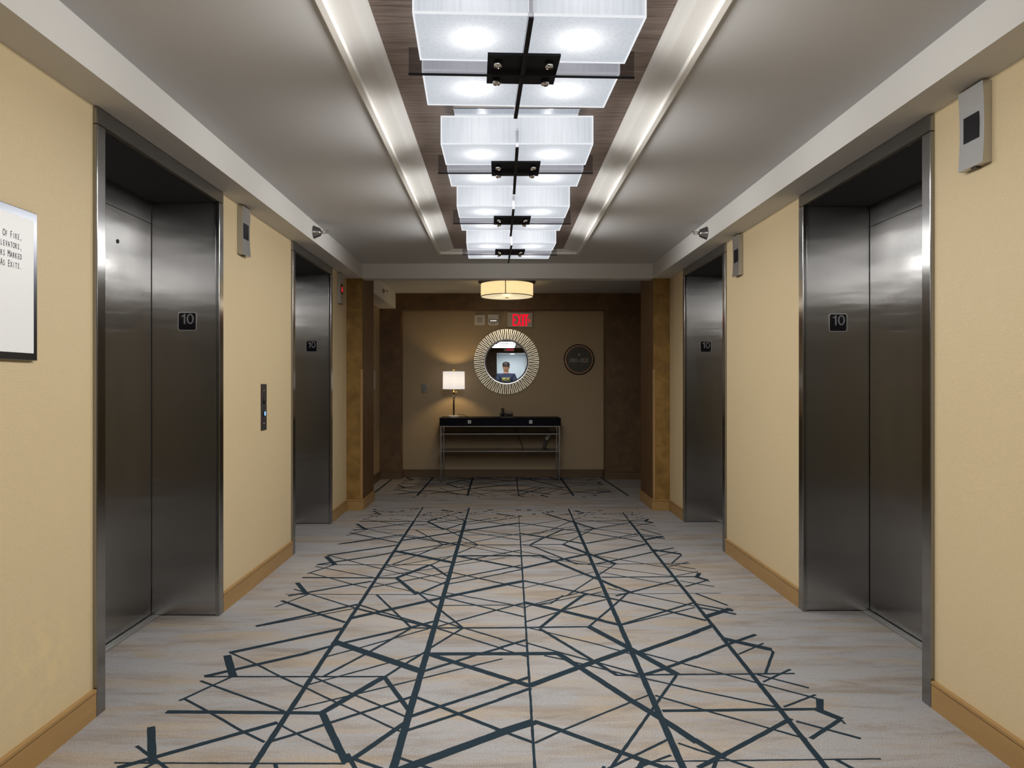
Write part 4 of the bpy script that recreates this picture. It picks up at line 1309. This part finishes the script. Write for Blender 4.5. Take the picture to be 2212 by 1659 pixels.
# face parts on the head
def small(name, mb, mat, parent, label=None):
    return mb.build(name, mat, parent, label)
O = Vector((PXC, PYC, 0))
def W(x, y, z): return (PXC + x, PYC + y, z)
for s in (-1, 1):
    b = MB(); b.lathe([(0, -0.011), (0.008, -0.008), (0.011, 0), (0.008, 0.008), (0, 0.011)], W(s * 0.032, 0.118, 1.640), 'Y', 14); ey = b.build('eye', 'eye', root)
    b = MB(); b.lathe([(0.005, 0.0), (0.005, 0.002), (0, 0.002)], W(s * 0.032, 0.1282, 1.640), 'Y', 12); b.build('iris', 'hair', ey)
    b = MB(); b.lathe([(0, -0.008), (0.022, -0.006), (0.026, 0), (0.020, 0.006), (0, 0.008)], W(s * 0.086, 0.022, 1.632), 'X', 18); b.build('ear', 'skin', root)
b = MB(); b.tube([W(0, 0.124, 1.645), W(0, 0.136, 1.625), W(0, 0.146, 1.606), W(0, 0.128, 1.597)], [0.007, 0.010, 0.014, 0.009], 12); b.build('nose', 'skin', root)
b = MB(); b.tube([W(-0.024, 0.110, 1.570), W(0, 0.119, 1.569), W(0.024, 0.110, 1.570)], [0.003, 0.006, 0.003], 10); b.build('mouth', 'copper', root, 'lips')
b = MB(); b.lathe([(0.090, 1.655), (0.094, 1.675), (0.088, 1.70), (0.0, 1.70)], (PXC, PYC + 0.022, 0), 'Z', 32); b.build('hair', 'hair', root)

# cap
cap = MB(); cap.lathe([(0.092, 0), (0.096, 0.02), (0.094, 0.055), (0.082, 0.085), (0.055, 0.103), (0.012, 0.110), (0.012, 0.114), (0, 0.114)], W(0, 0.026, 1.672), 'Z', 40)
for vv in cap.bm.verts: vv.co.y = PYC + 0.026 + (vv.co.y - PYC - 0.026) * 1.14
cap_o = cap.build('cap', 'cap', root)
t = bmesh.new(); rows = []
for k in range(13):
    a = math.radians(20 + 140 * k / 12)
    inner = Vector(W(0.090 * math.cos(a), 0.026 + 0.100 * math.sin(a), 1.690))
    outer = Vector(W(0.094 * math.cos(a), 0.030 + 0.100 * math.sin(a) + 0.075 * math.sin(a) ** 1.5, 1.676 - 0.012 * abs(math.cos(a))))
    rows.append([t.verts.new(inner), t.verts.new(outer), t.verts.new(outer - Vector((0, 0, 0.004))), t.verts.new(inner - Vector((0, 0, 0.004)))])
for p, q in zip(rows, rows[1:]):
    for i in range(4): t.faces.new((p[i], p[(i + 1) % 4], q[(i + 1) % 4], q[i]))
t.faces.new(rows[0]); t.faces.new(rows[-1][::-1])
bmesh.ops.recalc_face_normals(t, faces=t.faces[:])
b = MB(); b._merge(t, 0, True); b.build('brim', 'cap', cap_o)
b = MB(); b.lathe([(0.013, -0.004), (0.013, 0.004), (0, 0.004)], W(0, 0.134, 1.722), 'Y', 5); b.build('cap_emblem', 'cap_red', cap_o)

# shirt, trousers, shoes
V, E = [], []
a = v(0, 0, 0.78, (0.190, 0.150)); a1 = v(0, 0, 0.90, (0.184, 0.142), a); b1 = v(0, 0, 1.08, (0.176, 0.132), a1); c = v(0, 0.005, 1.28, (0.180, 0.134), b1); d = v(0, 0.0, 1.405, (0.142, 0.106), c); e0 = v(0, 0.004, 1.470, (0.078, 0.076), d); e1 = v(0, 0.008, 1.515, (0.074, 0.072), e0)
for s in (-1, 1):
    f = v(s * 0.190, 0.0, 1.415, 0.082, d); f2 = v(s * 0.236, 0.058, 1.262, 0.074, f); v(s * 0.256, 0.084, 1.180, 0.074, f2)
shirt = skinned('shirt', V, E, 'shirt', root)
V, E = [], []
a = v(0, 0, 0.97, (0.150, 0.110))
for s in (-1, 1):
    b1 = v(s * 0.095, 0, 0.86, 0.106, a); c = v(s * 0.105, 0.012, 0.50, 0.076, b1); v(s * 0.110, -0.008, 0.09, 0.058, c)
skinned('trousers', V, E, 'trousers', root)
for s in (-1, 1):
    b = MB(); b.tube([W(s * 0.110, -0.075, 0.040), W(s * 0.111, -0.03, 0.055), W(s * 0.115, 0.06, 0.050), W(s * 0.118, 0.14, 0.040), W(s * 0.119, 0.185, 0.032)], [0.030, 0.045, 0.046, 0.040, 0.022], 16)
    b.build('shoe', 'shoe', root)
# printed panel on the chest
t = bmesh.new(); rows = []
for k in range(9):
    x = -0.112 + 0.224 * k / 8
    y = 0.150 - 1.35 * x * x
    rows.append([t.verts.new(W(x, y, 1.225)), t.verts.new(W(x, y - 0.004, 1.375)), t.verts.new(W(x, y - 0.012, 1.375)), t.verts.new(W(x, y - 0.010, 1.225))])
for p, q in zip(rows, rows[1:]):
    for i in range(4): t.faces.new((p[i], p[(i + 1) % 4], q[(i + 1) % 4], q[i]))
t.faces.new(rows[0]); t.faces.new(rows[-1][::-1])
bmesh.ops.recalc_face_normals(t, faces=t.faces[:])
b = MB(); b._merge(t, 0, True); pr = b.build('chest_print', 'print', shirt, 'grey and yellow printed panel')
b = MB()
def stroke(pts, w=0.006):
    b.tube([W(x, 0.1525 - 1.35 * x * x - 0.004 * (z - 1.225) / 0.15, z) for x, z in pts], w, 6)
stroke([(-0.095, 1.355), (-0.080, 1.325), (-0.092, 1.300)], 0.008); stroke([(-0.070, 1.350), (-0.060, 1.310), (-0.072, 1.280)], 0.009); stroke([(-0.090, 1.320), (-0.045, 1.335)], 0.008)
stroke([(-0.040, 1.360), (-0.028, 1.320), (-0.040, 1.285)], 0.008); stroke([(0.015, 1.350), (0.085, 1.352)], 0.007); stroke([(0.020, 1.325), (0.075, 1.330)], 0.008); stroke([(0.045, 1.312), (0.062, 1.300)], 0.009); stroke([(-0.020, 1.300), (-0.012, 1.282)], 0.007)
b.build('print_marks', 'yellow', pr)

# the phone in the hands
r = thing('smartphone', 'dark phone held sideways in both hands at chest height', 'phone', (0.062, -0.0075, 1.200))
b = MB(); b.box(-0.012, 0.136, -0.0115, -0.0035, 1.164, 1.236, 0.003); b.build('body', 'black', r)
b = MB(); b.box(-0.007, 0.131, -0.0122, -0.0116, 1.168, 1.232); b.build('screen', 'black_gloss', r)
b = MB(); b.lathe([(0.006, 0), (0.006, 0.0015), (0, 0.0015)], (0.030, -0.0035, 1.215), 'Y', 16); b.build('camera_lens', 'chrome_dark', r)
